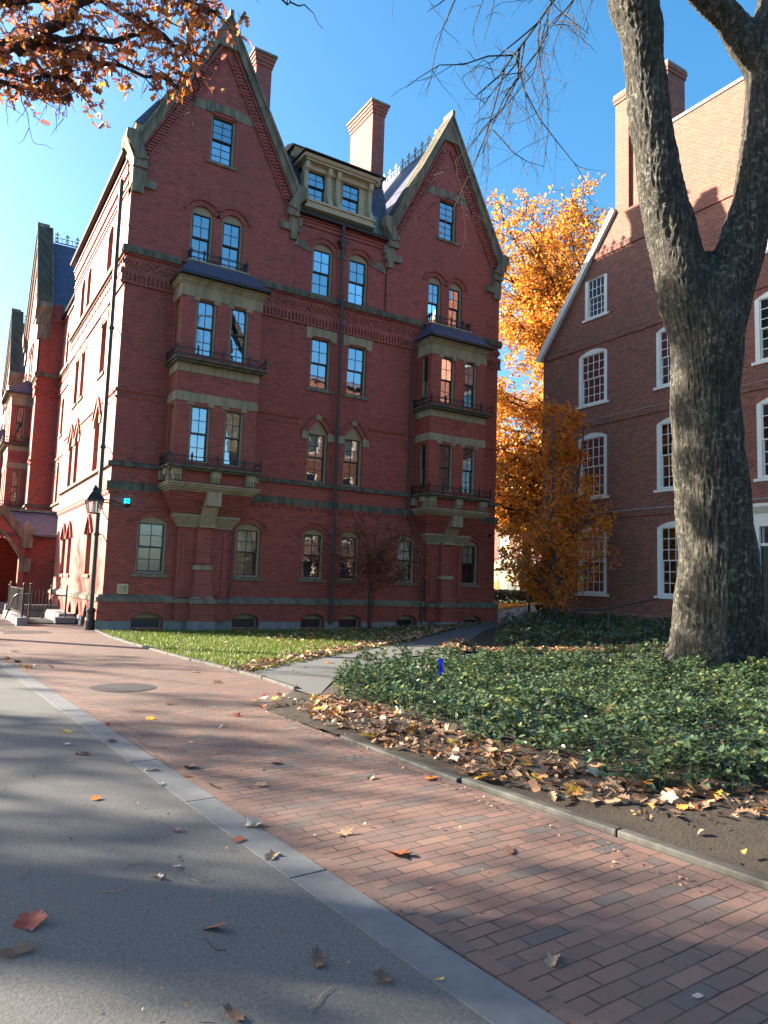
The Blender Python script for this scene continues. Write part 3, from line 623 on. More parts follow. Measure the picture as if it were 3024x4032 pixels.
Wl.sheet(FR, [(XL, 1.0), (XR, 1.0), (XR, 12.1), (9.79, 12.1), (9.79, 15.0), (5.83, 15.0), (5.83, 12.1), (XL, 12.1)], 0, 0, holes, .2)
bw = [(.97, 1.93), (4.2, 5.12), (6.69, 7.6), (8.19, 9.1), (10.64, 11.55), (13.81, 14.69)]
bh = [arch(a, b_, .05, .38, .17) for a, b_ in bw]
Wl.sheet(FR, [(XL-.12, -.3), (XR+.12, -.3), (XR+.12, .90), (XL-.12, .90)], .12, 0, bh, .25)
for z in (14.62, 14.78, 14.9): Wl.box(FR, 5.83, 9.79, 0, .05, z, z+.05)
# west wall
wh = []; wspec = []
def V_(a, b_, z0, z1, rise=0.0, style='seg', **k): wspec.append((a, b_, z0, z1, rise, style, k)); wh.append(arch(a, b_, z0, z1, rise, style))
for a, b_ in ((2.5, 3.42), (6.68, 7.52), (8.1, 8.98)):
    V_(a, b_, 1.68, 3.05, .45, 'point', hood='seg' if False else 'point2'); V_(a, b_, 5.2, 7.05, .5, 'point', hood='point', sill=False)
    V_(a, b_, 8.62, 10.5, hood='lintel'); V_(a, b_, 12.14, 13.75, .24, sill=False, hood=None)
Wl.sheet(WS, [(0, 1.0), (YB, 1.0), (YB, 15.5), (0, 15.5)], 0, 0, wh, .3)
bvw = [(1.7, 2.35), (3.2, 3.9), (4.8, 5.5), (7.4, 8.2)]
Wl.sheet(WS, [(-.12, -.3), (YB, -.3), (YB, .9), (-.12, .9)], .12, 0, [arch(a, b_, .02, .42, .3, 'point') for a, b_ in bvw], .3)
ES = Frm(XR, 0, 0, 1, 1, 0)
Wl.sheet(ES, [(0, -.3), (YB, -.3), (YB, 15.5), (0, 15.5)], 0); BK = Frm(0, YB, 1, 0, 0, 1)
Wl.sheet(BK, [(XL, -.3), (XR, -.3), (XR, 15.4), (XL, 15.4)], 0)
# rear block and the recess beyond the sunlit side
RX = 0.6
RC = Frm(RX, 0, 0, 1, -1, 0)
rw = [(11.6, 12.3), (13.6, 14.4), (15.6, 16.4)]; rh = []
for a, b_ in rw:
    for z0, z1, r_, st in ((5.2, 7.0, .5, 'point'), (8.62, 10.5, 0, 'seg'), (12.14, 13.75, .24, 'seg')): rh.append((a, b_, z0, z1, r_, st))
Wl.sheet(RC, [(YB, -.3), (25.5, -.3), (25.5, 15.3), (YB, 15.3)], 0, 0, [arch(*x) for x in rh], .2)
Wl.sheet(Frm(9, 0, 0, 1, 1, 0), [(YB, -.3), (25.5, -.3), (25.5, 15.3), (YB, 15.3)], 0)
for k in range(10):    # west cornice
    pass
for z, oo in ((14.2, .04), (14.34, .07), (14.95, .10), (15.08, .14)): Wl.box(WS, 0.3, YB, 0, oo, z, z+.07)
n = 52
for k in range(n): u = .35+(YB-.4)*k/n; Wl.box(WS, u, u+.11, 0, .08, 14.70, 14.95); Wl.box(WS, u, u+.11, 0, .05, 14.41, 14.6)
Wl.box(RC, YB, 17.9, 0, .08, 14.9, 15.0); Wl.sheet(Frm(0, 25.5, 1, 0, 0, 1), [(RX, -.3), (9, -.3), (9, 15.3), (4.8, 20.2), (RX, 15.3)], 0)
Wl.build('wall', 'red brick', HALL)
for a, b_, z0, z1, r_, st, k in spec: window(HALL, FR, a, b_, z0, z1, r_, st, **k)
for a, b_, z0, z1, r_, st, k in wspec:
    k = dict(k); p2 = k.get('hood') == 'point2'
    if p2: k['hood'] = None
    window(HALL, WS, a, b_, z0, z1, r_, st, rec=.22, fw=.05, glass='dim glass', **k)
for x in rh: window(HALL, RC, *x, rec=.14, fw=.05, glass='dim glass', sill=True)
for a, b_ in ((2.5, 3.42), (6.68, 7.52), (8.1, 8.98)): q = MB(); q.plate(WS, ring(a, b_, 3.05, .45, .14, .24, 'point'), -.02, .09); q.build('drip_mould', 'red brick', HALL)
for fr, ww in ((FR, bw), (WS, bvw)):
    for a, b_ in ww:
        q = MB(); st = 'seg' if fr is FR else 'point'; r_ = .17 if fr is FR else .3; zt = .38 if fr is FR else .42
        q.plate(fr, arch(a, b_, .05, zt, r_, st), -.16, -.12, 0, [[(a+.05, .07), (b_-.05, .07), (b_-.05, zt-.02), (a+.05, zt-.02)]])
        o_ = q.build('basement_window', 'tan paint' if fr is FR else 'sash paint', HALL)
        q = MB(); q.box(fr, a+.05, b_-.05, -.17, -.15, .07, zt-.02); q.box(fr, a+.04, b_-.04, -.15, -.14, .2, .23); q.build('pane', 'sash paint', o_)
        if fr is FR: q = MB(); q.plate(fr, ring(a, b_, .38, .17, 0, .2), .10, .128); q.build('hood', 'red brick', o_)
q = MB()
for fr, a, b_ in ((FR, XL-.12, XR+.12), (WS, -.12, YB)): q.prof(fr, a, b_, [(-.02, .86), (.17, .86), (.17, .97), (.0, 1.08), (-.02, 1.08)])
for c in (B1, B2):
    q.hexa(FR, [(c-.97, 0, .86), (c+1.04, 0, .86), (c-.97, .20, .86), (c+1.04, .20, .86), (c-.92, 0, 1.06), (c+1.0, 0, 1.06), (c-.92, .12, 1.06), (c+1.0, .12, 1.06)])
    q.hexa(FR, [(c-.42, 0, .86), (c+.44, 0, .86), (c-.42, .68, .86), (c+.44, .68, .86), (c-.33, 0, 1.07), (c+.34, 0, 1.07), (c-.33, .57, 1.07), (c+.34, .57, 1.07)])
    q.box(FR, c-.84, c+.92, 0, .40, .87, .99)
q.build('water_table', 'brownstone', HALL)
q = MB()
ed = [XL-.16]
for a, b_ in bw: ed += [a-.02, b_+.02]
ed.append(XR+.16)
for i in range(0, len(ed), 2): q = MB(); q.box(FR, ed[i], ed[i+1], .05, .165, -.3, .27); q.build('plinth', 'granite', HALL)
for i, (a, b_) in enumerate(zip([-.16]+[x[1]+.02 for x in bvw], [x[0]-.02 for x in bvw]+[YB])): q = MB(); q.box(WS, a, b_, .05, .17, -.3, .3); q.build('plinth', 'granite', HALL)
for c in (B1, B2): q = MB(); q.box(FR, c-.95, c+1.02, .1, .24, -.3, .30); q.box(FR, c-.4, c+.42, .1, .68, -.3, .30); q.build('plinth', 'granite', HALL)
bays = [(B1-HW, B1+HW), (B2-HW, B2+HW)]
fs = [(XL-.1, bays[0][0]-.1), (bays[0][1]+.1, bays[1][0]-.1), (bays[1][1]+.1, XR+.1)]
fs4 = [(XL-.13, bays[0][0]+.12), (bays[0][1]-.12, bays[1][0]+.12), (bays[1][1]-.12, XR+.13)]
bands(HALL, FR, dict(h2=fs, h3=fs, h4=fs4, h6=[(XL-.05, bays[0][0]), (bays[0][1], 6.35), (7.75, 7.9), (9.2, bays[1][0]), (bays[1][1], XR+.05)]))
sp = [(-.094, YB)]
bands(HALL, WS, dict(h2=sp, h3=sp, h4=[(-.124, YB)], h6=[(-.05, 2.3), (3.6, 6.5), (9.2, YB)]))
bands(HALL, RC, dict(h2=[(YB, 17.9)], h3=[(YB, 17.9)], h4=[(YB, 17.9)], h6=[(YB, 17.9)]))
for a, b_ in ((5.85, 6.5), (7.56, 8.0), (9.05, 9.75)): q = MB(); q.plate(FR, [(a, 13.75), (b_, 13.75), (b_-.12, 14.0), (a+.12, 14.05)] if b_-a < .5 else [(a, 13.80), (b_, 13.66), (b_-.04, 13.8), (a+.35 if a < 7 else b_-.2, 14.02), (a, 14.05)], -.02, .04); q.build('impost', 'brownstone', HALL)
bay(HALL, FR, B1, True); bay(HALL, FR, B2, True)
gable(HALL, FR, G1, 2.87, kneel=(1, 0), pair=((2.06, 2.82), (3.12, 3.88)))
gable(HALL, FR, G2, 2.83, kneel=(0, 1), pair=((11.71, 12.37), (12.74, 13.42)))
# --- roofs
R_ = MB()
for c, hw, y1 in ((G1, 3.05, 9.5), (G2, 3.05, 14.0)):
    R_.add([(c-hw, .3, 15.35), (c, .3, 20.6), (c+hw, .3, 15.35), (c-hw, y1, 15.35), (c, y1, 20.6), (c+hw, y1, 15.35)], [(0, 1, 4, 3), (1, 2, 5, 4), (3, 4, 5)])
R_.add([(5.6, .12, 15.30), (10.0, .12, 15.30), (10.0, .85, 17.6), (5.6, .85, 17.6), (5.6, .85, 17.7), (10, .85, 17.7), (10, 8, 18.3), (5.6, 8, 18.3)], [(0, 1, 2, 3), (4, 5, 6, 7)])
R_.add([(-.15, .3, 15.4), (-.15, YB, 15.4), (1.3, YB, 18.4), (1.3, .3, 18.4)], [(0, 1, 2, 3)])
R_.add([(1.3, .3, 18.4), (1.3, YB, 18.4), (15, YB, 18.3), (15, 8, 18.3), (1.3, 8, 18.3)], [(0, 1, 2, 3, 4)])
R_.add([(RX-.1, YB, 15.3), (RX-.1, 25.5, 15.3), (4.8, 25.5, 20.3), (4.8, YB, 20.3), (9.1, YB, 15.3), (9.1, 25.5, 15.3)], [(0, 1, 2, 3), (3, 2, 5, 4), (3, 4, 0)])
for yc, xe in ((21.0, 6), (37.0, 3.5)):
    R_.add([(-.1, yc-3.05, 15.9), (-.1, yc, 20.55), (-.1, yc+3.05, 15.9), (xe, yc-3.05, 15.9), (xe, yc, 20.55), (xe, yc+3.05, 15.9)], [(0, 1, 4, 3), (1, 2, 5, 4)])
R_.build('roof', 'slate', HALL)
q = MB()
q.prof(FR, 5.9, 9.72, [(-.9, 17.55), (-.72, 17.55), (-.64, 17.64), (-.57, 17.74), (-.5, 17.85), (-.9, 17.85)]); q.build('mansard_cornice', 'cream paint', HALL)
q = MB(); q.prof(FR, 5.8, 9.9, [(-1.2, 17.85), (-.46, 17.85), (-.46, 17.91), (-1.0, 18.12), (-1.2, 18.12)]); q.build('roof_flashing', 'pipe metal', HALL)
q = MB(); q.prof(FR, 5.85, 9.77, [(-.3, 15.02), (.06, 15.02), (.06, 15.08), (-.25, 15.42), (-.3, 15.42)])
q.build('eave_flashing', 'copper', HALL)
for a, b_, zt in ((9.12, 9.7, 15.9), (5.85, 6.1, 15.7)): q = MB(); q.box(FR, a, b_, -.45, -.05, 15.2, zt); q.build('valley_flashing', 'copper', HALL)
for yc in (21.0, 37.0):
    q = MB(); q.box(WORLD, .5, .9, yc-3.25, yc-3.0, 15.3, 15.95); q.build('valley_flashing', 'copper', HALL)
for pp, rr in (([(5.85, -.14, 15.05), (9.78, -.14, 15.0)], .085), ([(-.12, .3, 15.42), (-.12, YB, 15.42)], .10), ([(RX-.1, YB, 15.2), (RX-.1, 17.9, 15.2)], .09)): q = MB(); q.tube(pp, rr, 8); q.build('gutter', 'iron', HALL)
# dormer in the mansard
q = MB(); z0 = 15.52
q.box(FR, 6.18, 9.0, -1.0, .18, z0-.20, z0-.02); q.box(FR, 6.12, 9.06, -1, .24, z0-.02, z0+.06); q.box(FR, 6.10, 9.08, -1, .20, z0-.24, z0-.18)
for a in (6.14, 7.08, 7.46, 8.86):
    q.prof(FR, a, a+.17, [(-.3, z0), (.16, z0), (.13, z0+.22), (-.06, z0+.55), (-.06, 16.75), (.06, 16.86), (.08, 17.08), (-.3, 17.08)])
    q.prof(FR, a+.05, a+.12, [(.05, z0+.3), (.10, z0+.25), (-.03, z0+.6), (-.03, 16.7), (-.08, 16.7), (-.08, z0+.55)])
q.box(FR, 7.25, 7.46, -.5, -.20, z0, 16.95)
q.box(FR, 6.2, 9.0, -1.0, -.08, 16.90, 17.10); q.box(FR, 6.12, 9.06, -1.1, .14, 17.10, 17.18); q.prof(FR, 6.0, 9.18, [(-1.1, 17.18), (.20, 17.18), (.27, 17.28), (-1.1, 17.36)])
q.box(FR, 6.20, 6.24, -1.0, -.1, z0, 17.1); q.box(FR, 8.94, 8.98, -1.0, -.1, z0, 17.1)
D_ = q.build('dormer', 'cream paint', HALL)
q = MB(); q.box(FR, 5.95, 9.23, -1.1, .31, 17.365, 17.40); q.build('dormer_roof', 'pipe metal', D_)
for a, b_ in ((6.31, 7.08), (7.75+.02, 8.56)): window(D_, FR, a, b_, z0+.16, 16.90, rec=.22, sill=False, fw=.03, frame='cream paint')
for a, b_ in ((8.56, 8.86), (7.63, 7.77)): q = MB(); q.box(FR, a, b_, -.5, -.20, z0, 16.95); q.build('dormer_panel', 'cream paint', D_)
# west dormer on the side roof
q = MB(); q.box(WS, 1.0, 3.2, -1.6, -.3, 15.7, 16.7); q.box(WS, .9, 3.3, -1.6, -.18, 16.7, 16.88); q.build('side_dormer', 'tan paint', HALL)
q = MB(); q.hexa(WS, [(.85, -.14, 16.88), (3.35, -.14, 16.88), (.85, -2.2, 16.88), (3.35, -2.2, 16.88), (1.2, -.95, 18.2), (3.0, -.95, 18.2), (1.2, -2.2, 18.2), (3.0, -2.2, 18.2)]); q.build('side_dormer_roof', 'slate', HALL)
# chimneys
def chimney(par, x0, x1, y0, y1, z0, z1, mt='chimney brick'):
    q = MB(); q.box(WORLD, x0, x1, y0, y1, z0, z1-.55); o_ = None
    for k, e in enumerate((.04, .08, .12)): q.box(WORLD, x0-e, x1+e, y0-e, y1+e, z1-.55+k*.15, z1-.40+k*.15)
    o_ = q.build('chimney', mt, par)
    q = MB(); q.box(WORLD, x0-.17, x1+.17, y0-.17, y1+.17, z1-.10, z1); q.build('chimney_cap', 'brownstone', o_); return o_
chimney(HALL, 5.13, 5.8, 3.0, 4.6, 16, 22.95); chimney(HALL, 10.6, 11.22, 3.0, 5.0, 15.5, 22.95)
chimney(HALL, 5.2, 6.0, 22.5, 24.3, 17, 22.3)
# iron / metal cresting on the ridges
def cresting(p0, p1, mt, n):
    q = MB(); p0 = Vector(p0); p1 = Vector(p1); d = (p1-p0); l = d.length; d.normalize()
    fr = lambda u, o, z: tuple(p0+d*u+Vector((-d.y, d.x, 0))*o+Vector((0, 0, z)))
    q.box(fr, 0, l, -.02, .02, 0, .06); q.box(fr, 0, l, -.015, .015, .30, .33)
    for k in range(n):
        u = l*(k+.5)/n; h = .30 if k % 2 else .56
        q.box(fr, u-.02, u+.02, -.015, .015, .06, h)
        if k % 2 == 0:
            for du, dz_ in ((0, .58), (-.07, .48), (.07, .48)): q.box(fr, u+du-.04, u+du+.04, -.02, .02, dz_-.04, dz_+.04)
            q.plate(fr, [(u+.11*math.cos(a), .18+.11*math.sin(a)) for a in [i*math.pi/4 for i in range(8)]], -.012, .012, 0, [[(u+.07*math.cos(a), .18+.07*math.sin(a)) for a in [i*math.pi/4 for i in range(8)]]])
    q.build('ridge_cresting', mt, HALL)
cresting((G2, .8, 20.6), (G2, 13.5, 20.6), 'lead', 48)
cresting((.1, 21.0, 20.6), (5.5, 21.0, 20.6), 'iron', 20); cresting((.1, 37.0, 20.6), (3.4, 37, 20.6), 'iron', 20)
# --- rear pavilions
for yc in (21.0, 37.0):
    PV = Frm(-.5, 0, 0, 1, -1, 0); y0, y1 = yc-3.1, yc+3.1
    q = MB(); q.sheet(PV, [(y0, -.3), (y1, -.3), (y1, 12.1), (y0, 12.1)], 0)
    for yy, sg in ((y0, -1), (y1, 1)):
        SR_ = Frm(0, yy, 1, 0, 0, sg); xe = RX if yc < 30 else 3.5; q.sheet(SR_, [(-.5, -.3), (xe, -.3), (xe, 15.9), (-.5, 15.9)], 0)
        q.box(SR_, -.5, RX, 0, .05, 14.6, 14.7); q.box(SR_, -.5, RX, 0, .08, 14.95, 15.1)
    if yc > 30: q.sheet(Frm(3.5, 0, 0, 1, 1, 0), [(y0, -.3), (y1, -.3), (y1, 15.9), (yc, 20.5), (y0, 15.9)], 0)
    q.build('pavilion_wall', 'red brick', HALL)
    SR_ = Frm(0, y0, 1, 0, 0, -1); s_ = [(-.6, RX)]
    bands(HALL, SR_, dict(h2=s_, h3=s_, h4=s_, h6=s_))
    s2 = [(y0-.094, yc-HW-.1), (yc+HW+.1, y1+.094)]
    bands(HALL, PV, dict(h2=s2, h3=s2, h4=s2, h6=s2))
    gable(HALL, PV, yc, 3.14, foot=15.5, apex=20.9, kneel=(1, 1))
    bay(HALL, PV, yc, True)
# --- downpipes (parts of the hall)
def pipe(pts, r, name='downpipe', mt='pipe metal', joints=()):
    q = MB(); q.tube(pts, r, 10)
    for p in joints: q.lathe(p, [(r*1.25, -.05), (r*1.35, -.02), (r*1.35, .02), (r*1.25, .05)], 10)
    return q.build(name, mt, HALL, smooth=False)
P_ = pipe([(7.74, -.16, 15.0), (7.74, -.16, 12.25), (7.76, -.24, 12.05), (7.78, -.24, 5.0), (7.80, -.24, 4.2), (7.81, -.2, .2)], .055, joints=[(7.78, -.24, 8.8), (7.79, -.24, 6.2), (7.80, -.24, 2.6), (7.75, -.2, 12.2)])
q = MB(); q.hexa(FR, [(7.66, .05, 14.1), (7.82, .05, 14.1), (7.66, .22, 14.1), (7.82, .22, 14.1), (7.60, .05, 14.3), (7.88, .05, 14.3), (7.60, .27, 14.3), (7.88, .27, 14.3)]); q.box(FR, 7.56, 7.92, .04, .30, 14.3, 14.36); q.box(FR, 7.62, 7.86, .05, .25, 14.36, 14.44); q.build('rainwater_head', 'pipe metal', P_)
pipe([(11.18, -.30, 11.2), (11.06, -.15, 10.9), (11.04, -.12, 4.3), (11.2, -.14, 4.0), (11.62, -.16, 2.6), (11.74, -.2, .1)], .03)
pipe([(4.02, -.30, 3.2), (4.02, -.28, 1.5), (4.0, -.2, .95), (4.05, -.2, .85)], .022)
P_ = pipe([(-.18, .14, 14.3), (-.18, .10, .3)], .072, joints=[(-.18, .12, 9.4), (-.18, .11, 5.6), (-.18, .11, 2.9)])
q = MB(); q.lathe((-.18, .10, 0), [(.16, 0), (.16, .28), (.12, .32), (.12, .52), (.14, .55), (.14, .62), (.1, .66)], 12); q.build('downpipe_shoe', 'iron', P_)
for z in (13.0, 11.0, 9.4, 7.4, 5.6, 2.9): q = MB(); q.tube([(-.18, .10, z), (-.02, -.02, z-.02), (.1, -.0, z-.22)], .015, 6); q.build('pipe_bracket', 'iron', P_)
# --- entrance porch in the recess
q = MB(); PF = Frm(0, 12.0, 1, 0, 0, -1)
ag = arch(-2.85, -1.18, .35, 2.35, 1.05, 'point', 12)
q.plate(PF, [(-3.05, -.2), (-.95, -.2), (-.95, 3.05), (-1.0, 3.2), (-1.95, 4.35), (-2.9, 3.2), (-3.05, 3.05)], -.45, 0, 0, [ag])
q.plate(PF, [(-.95, -.2), (.6, -.2), (.6, 3.25), (-.95, 3.25)], -.45, -.25)
q.plate(PF, [(-5, -.2), (-3.05, -.2), (-3.05, 3.25), (-5, 3.25)], -.45, -.25)
q.plate(Frm(-5, 0, 0, 1, -1, 0), [(12.25, -.2), (17.9, -.2), (17.9, 3.25), (12.25, 3.25)], -.2, 0); q.box(PF, -5, .6, -6, -5.9, 0, 3.4)
PO = q.build('porch', 'red brick', HALL)
q = MB(); q.add([(-5.2, 11.9, 3.3), (.6, 11.9, 3.3), (.6, 14.2, 4.5), (-5.2, 14.2, 4.5), (.6, 18, 4.5), (-5.2, 18, 4.5)], [(0, 1, 2, 3), (3, 2, 4, 5)])
q.add([(-1.95, 11.9, 4.35), (-.85, 11.9, 3.1), (-3.05, 11.9, 3.1), (-1.95, 14, 4.4), (-.85, 13, 3.4), (-3.05, 13, 3.4)], [(0, 1, 4, 3), (0, 2, 5, 3)]); q.build('porch_roof', 'slate', PO)
q = MB()
for sg in (-1, 1): q.plate(PF, [(-1.95, 4.62), (-1.95+sg*1.12, 3.28), (-1.95+sg*1.12, 3.0), (-1.95+sg*.88, 3.05), (-1.95, 4.15)], -.5, .12)
q.build('porch_coping', 'brownstone', PO); q = MB(); q.plate(PF, ring(-2.85, -1.18, 2.35, 1.05, 0, .14, 'point', 14), -.45, .08); q.build('arch_moulding', 'brownstone', PO); q = MB()
q.box(PF, -1.19, -1.03, -.3, .1, 2.2, 2.42)
q.build('arch_stop', 'brownstone', PO)
for x in (-1.12, -3.35):
    q = MB(); q.box(PF, x-.02, x+.42, -.4, .10, 2.75, 3.35); q.box(PF, x-.07, x+.47, -.42, .14, 3.35, 3.55)
    q.hexa(PF, [(x-.07, -.42, 3.55), (x+.47, -.42, 3.55), (x-.07, .14, 3.55), (x+.47, .14, 3.55), (x+.18, -.16, 3.95), (x+.22, -.16, 3.95), (x+.18, -.12, 3.95), (x+.22, -.12, 3.95)])
    q.build('pinnacle', 'brownstone', PO); q = MB(); q.box(PF, x-.04, x+.42, -.2, .03, 1.7, 2.3); q.build('stone_band', 'brownstone', PO); q = MB(); q.box(PF, x-.04, x+.45, -.3, .10, -.2, .75); q.build('pillar_base', 'brownstone', PO)
q = MB(); q.box(PF, -.95, .6, -.25, .02, 3.25, 3.36); q.build('porch_cornice', 'pipe metal', PO)
q = MB(); q.box(PF, -3.0, .55, -2.5, -2.4, 4.5, 4.58); q.box(WORLD, -5.2, .6, 14.1, 14.5, 4.5, 4.62); q.build('porch_flashing', 'copper', PO)
for k in range(4):
    q = MB(); q.box(PF, -3.0, -1.05, -1+.0, .3+.3*(3-k), -.1, .09*(k+1)); q.build('porch_step', 'granite', PO)

# ================================================================== old brick hall on the right
OLD = tag(empty('gabled_brick_hall', (28, -7, 0)), 'old brick hall with white sash windows and paired end chimneys behind the big trunk', 'building')
MH = Frm(20, 0, 0, -1, -1, 0)     # u = -y, outward = -x
holes = []; sp = []
for c in (1.1, 5.3, 9.5, 13.6):
    for z0, z1, r_ in ((1.58, 4.26, .22), (5.78, 8.42, .22), (9.96, 12.22, .22)):
        if c == 9.5 and z0 < 2: continue
        sp.append((c-.82, c+.82, z0, z1, r_)); holes.append(arch(c-.82, c+.82, z0, z1, r_))
for c in (1.27, 5.3, 9.3): sp.append((c-.64, c+.64, 13.92, 15.70, 0)); holes.append(arch(c-.64, c+.64, 13.92, 15.70))
dh = [(8.72, .9), (10.3, .9), (10.3, 4.1), (8.72, 4.1)]; holes.append(dh)
q = MB()
q.sheet(MH, [(-2, -.3), (16.6, -.3), (16.6, 12.8), (10.4, 18.0), (9.5, 18.2), (9.5, 20.86), (5.1, 20.86), (5.1, 18.2), (2.4, 18.2), (-2, 12.8)], 0, 0, holes, .14)
q.box(MH, 2.4, 9.5, -.5, -.45, 17, 20.86)
q.prof(MH, -2.05, 16.65, [(-.02, -.3), (.10, -.3), (.10, .72), (.0, .82), (-.02, .82)])
for z, a, b_ in ((4.78, -2.0, 16.6), (8.93, -2.0, 16.6), (12.58, -1.8, 16.4), (16.55, 1.1, 11.8)): q.box(MH, a, b_, -.02, .05, z, z+.26)
q.sheet(Frm(0, 2, 1, 0, 0, 1), [(20, -.3), (46, -.3), (46, 12.8), (20, 12.8)], 0); q.sheet(Frm(0, -16.6, 1, 0, 0, -1), [(20, -.3), (46, -.3), (46, 12.8), (20, 12.8)], 0)
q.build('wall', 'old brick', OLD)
q = MB()
for z, a, b_ in ((5.04, -2.0, 16.6), (9.19, -2.0, 16.6), (12.84, -1.75, 16.35)): q.prof(MH, a, b_, [(-.02, z), (.07, z), (.07, z+.012), (-.02, z+.05)])
q.build('lead_flashing', 'lead', OLD)
for a, b_, z0, z1, r_ in sp:
    window(OLD, MH, a, b_, z0, z1, r_, rec=.05, cols=4, rows=6 if z1-z0 > 2 else 5, hood='soldier' if r_ else None, frame='white paint', sash='white paint', fw=.17, sillmat='white paint', sw=.05, sill=True, glass='window glass', blind=0)
for pts in ([(-2.45, 12.75), (-2.15, 12.62), (2.42, 18.3), (2.3, 18.5)], [(17.05, 12.75), (16.75, 12.62), (10.3, 18.1), (10.4, 18.3)]): q = MB(); q.plate(MH, pts, -.25, .16); q.build('rake_board', 'white paint', OLD)
q = MB(); q.add([(20.1, 2.25, 12.72), (46, 2.25, 12.72), (46, -2.4, 18.1), (20.1, -2.4, 18.1), (46, -7.3, 19.3), (20.6, -7.3, 19.3), (46, -10.4, 17.9), (20.1, -10.4, 17.9), (46, -16.85, 12.72), (20.1, -16.85, 12.72)],
               [(0, 1, 2, 3), (3, 2, 4, 5), (5, 4, 6, 7), (7, 6, 8, 9)]); q.build('roof', 'slate', OLD)
q = MB(); q.box(MH, 5.1, 9.5, -.5, .05, 20.86, 21.0); q.build('parapet_coping', 'granite', OLD)
for a, b_ in ((2.38, 5.12),):
    q = MB(); q.box(MH, a, a+.72, -1.1, .01, 18.2, 23.3); q.box(MH, b_-.5, b_, -1.1, .01, 18.2, 23.3); q.box(MH, a+.72, b_-.5, -1.1, -.14, 18.2, 23.3); q.box(MH, a+.72, b_-.5, -1.1, .01, 22.3, 23.3)
    q.box(MH, a-.05, b_+.05, -1.15, .06, 23.3, 23.55); q.box(MH, a-.08, b_+.08, -1.18, .09, 23.45, 23.65)
    o_ = q.build('chimney', 'old brick', OLD); q = MB(); q.box(MH, a-.06, b_+.06, -1.15, .07, 23.65, 23.75); q.build('chimney_cap', 'granite', o_)
q = MB(); q.plate(MH, [(8.3, .8), (10.7, .8), (10.7, 4.75), (8.3, 4.75)], -.02, .08, 0, [[(8.74, .8), (10.28, .8), (10.28, 4.08), (8.74, 4.08)]]); q.prof(MH, 8.2, 10.8, [(0, 4.55), (.12, 4.55), (.3, 4.75), (.3, 4.85), (0, 4.9)])
q.box(MH, 8.74, 10.28, -.1, -.02, 3.4, 3.5)
o_ = q.build('door_surround', 'white paint', OLD)
q = MB(); q.box(MH, 8.76, 10.26, -.12, -.06, .9, 3.4)
for a, b_ in ((8.9, 9.45), (9.57, 10.12)):
    for z0, z1 in ((1.1, 1.9), (2.1, 3.2)): q.box(MH, a, b_, -.06, -.045, z0, z1)
q.build('door', 'door green', o_)
q = MB(); q.box(MH, 8.76, 10.26, -.1, -.08, 3.5, 4.07); q.build('transom_light', 'window glass', o_)
q = MB(); q.box(MH, 8.4, 10.6, 0.1, 1.0, -.2, .8); q.box(MH, 8.4, 10.6, 1.0, 1.35, -.2, .55); q.build('door_step', 'granite', o_)

# ================================================================== far brick house
FARH = tag(empty('far_brick_house', (42, 25, 0)), 'distant sunlit brick house with white dormers and cream porch beyond the hedge', 'building')
FF_ = Frm(38, 0, 0, -1, -1, 0)
q = MB(); holes = []; sp = []
for k in range(8):
    c = -15-2.6*k
    for z0, z1 in ((4.6, 6.3), (7.3, 8.8)): sp.append((c-.55, c+.55, z0, z1)); holes.append(arch(c-.55, c+.55, z0, z1))
    if k != 4: sp.append((c-.55, c+.55, 1.4, 3.2)); holes.append(arch(c-.55, c+.55, 1.4, 3.2))
q.sheet(FF_, [(-40, 0), (-12, 0), (-12, 9.6), (-40, 9.6)], 0, 0, holes, .12); q.sheet(Frm(0, 12, 1, 0, 0, -1), [(38, 0), (50, 0), (50, 9.6), (38, 9.6)], 0)
q.build('wall', 'pale brick', FARH)
for s_ in sp: window(FARH, FF_, *s_, rec=.05, cols=3, rows=4, frame='far white', sash='far white', fw=.12, sillmat='far white', glass='dim glass')
q = MB(); q.prof(FF_, -40, -11.6, [(-.2, 9.3), (.15, 9.3), (.45, 9.6), (.45, 9.75), (-.2, 9.75)]); q.box(FF_, -40, -11.7, -3.8, -3.6, 13.2, 13.5)
for k in range(40): q.box(FF_, -40+k*.7, -39.93+k*.7, -3.7, -3.65, 13.5, 14.2)
q.box(FF_, -40, -11.7, -3.72, -3.64, 14.2, 14.28); q.build('cornice', 'far white', FARH)
q = MB(); q.add([(37.6, 11.6, 9.75), (37.6, 40, 9.75), (41.5, 40, 13.3), (41.5, 11.6, 13.3), (50, 40, 13.4), (50, 11.6, 13.4)], [(0, 1, 2, 3), (3, 2, 4, 5)]); q.build('roof', 'slate', FARH)
for k in range(6):
    c = -15-3.6*k; q = MB(); q.box(FF_, c-.75, c+.75, -3, -.7, 10.2, 12.1); q.plate(FF_, [(c-.9, 12.1), (c+.9, 12.1), (c, 12.8)], -3, -.6)
    d_ = q.build('dormer', 'far white', FARH); window(d_, FF_, c-.45, c+.45, 10.4, 11.9, rec=-.03, o=-.7, cols=3, rows=4, frame='far white', sash='far white', fw=.06, glass='dim glass', sill=False)
q = MB(); PC = -23.3
q.box(FF_, PC-2.4, PC+1.6, 0, 1.6, 0, 3.3); q.box(FF_, PC-2.6, PC+1.8, 0, 1.8, 3.3, 3.6); q.plate(FF_, [(PC-.6, 3.6), (PC+1.8, 3.6), (PC+.6, 4.5)], 1.4, 1.85); q.plate(FF_, [(PC-2.6, 3.6), (PC+1.8, 3.6), (PC-.4, 4.4)], 0, 1.4)
pr = q.build('porch', 'porch paint', FARH)
q = MB(); q.box(FF_, PC+.1, PC+1.1, 1.58, 1.64, .1, 2.2); q.build('porch_door', 'door green', pr)
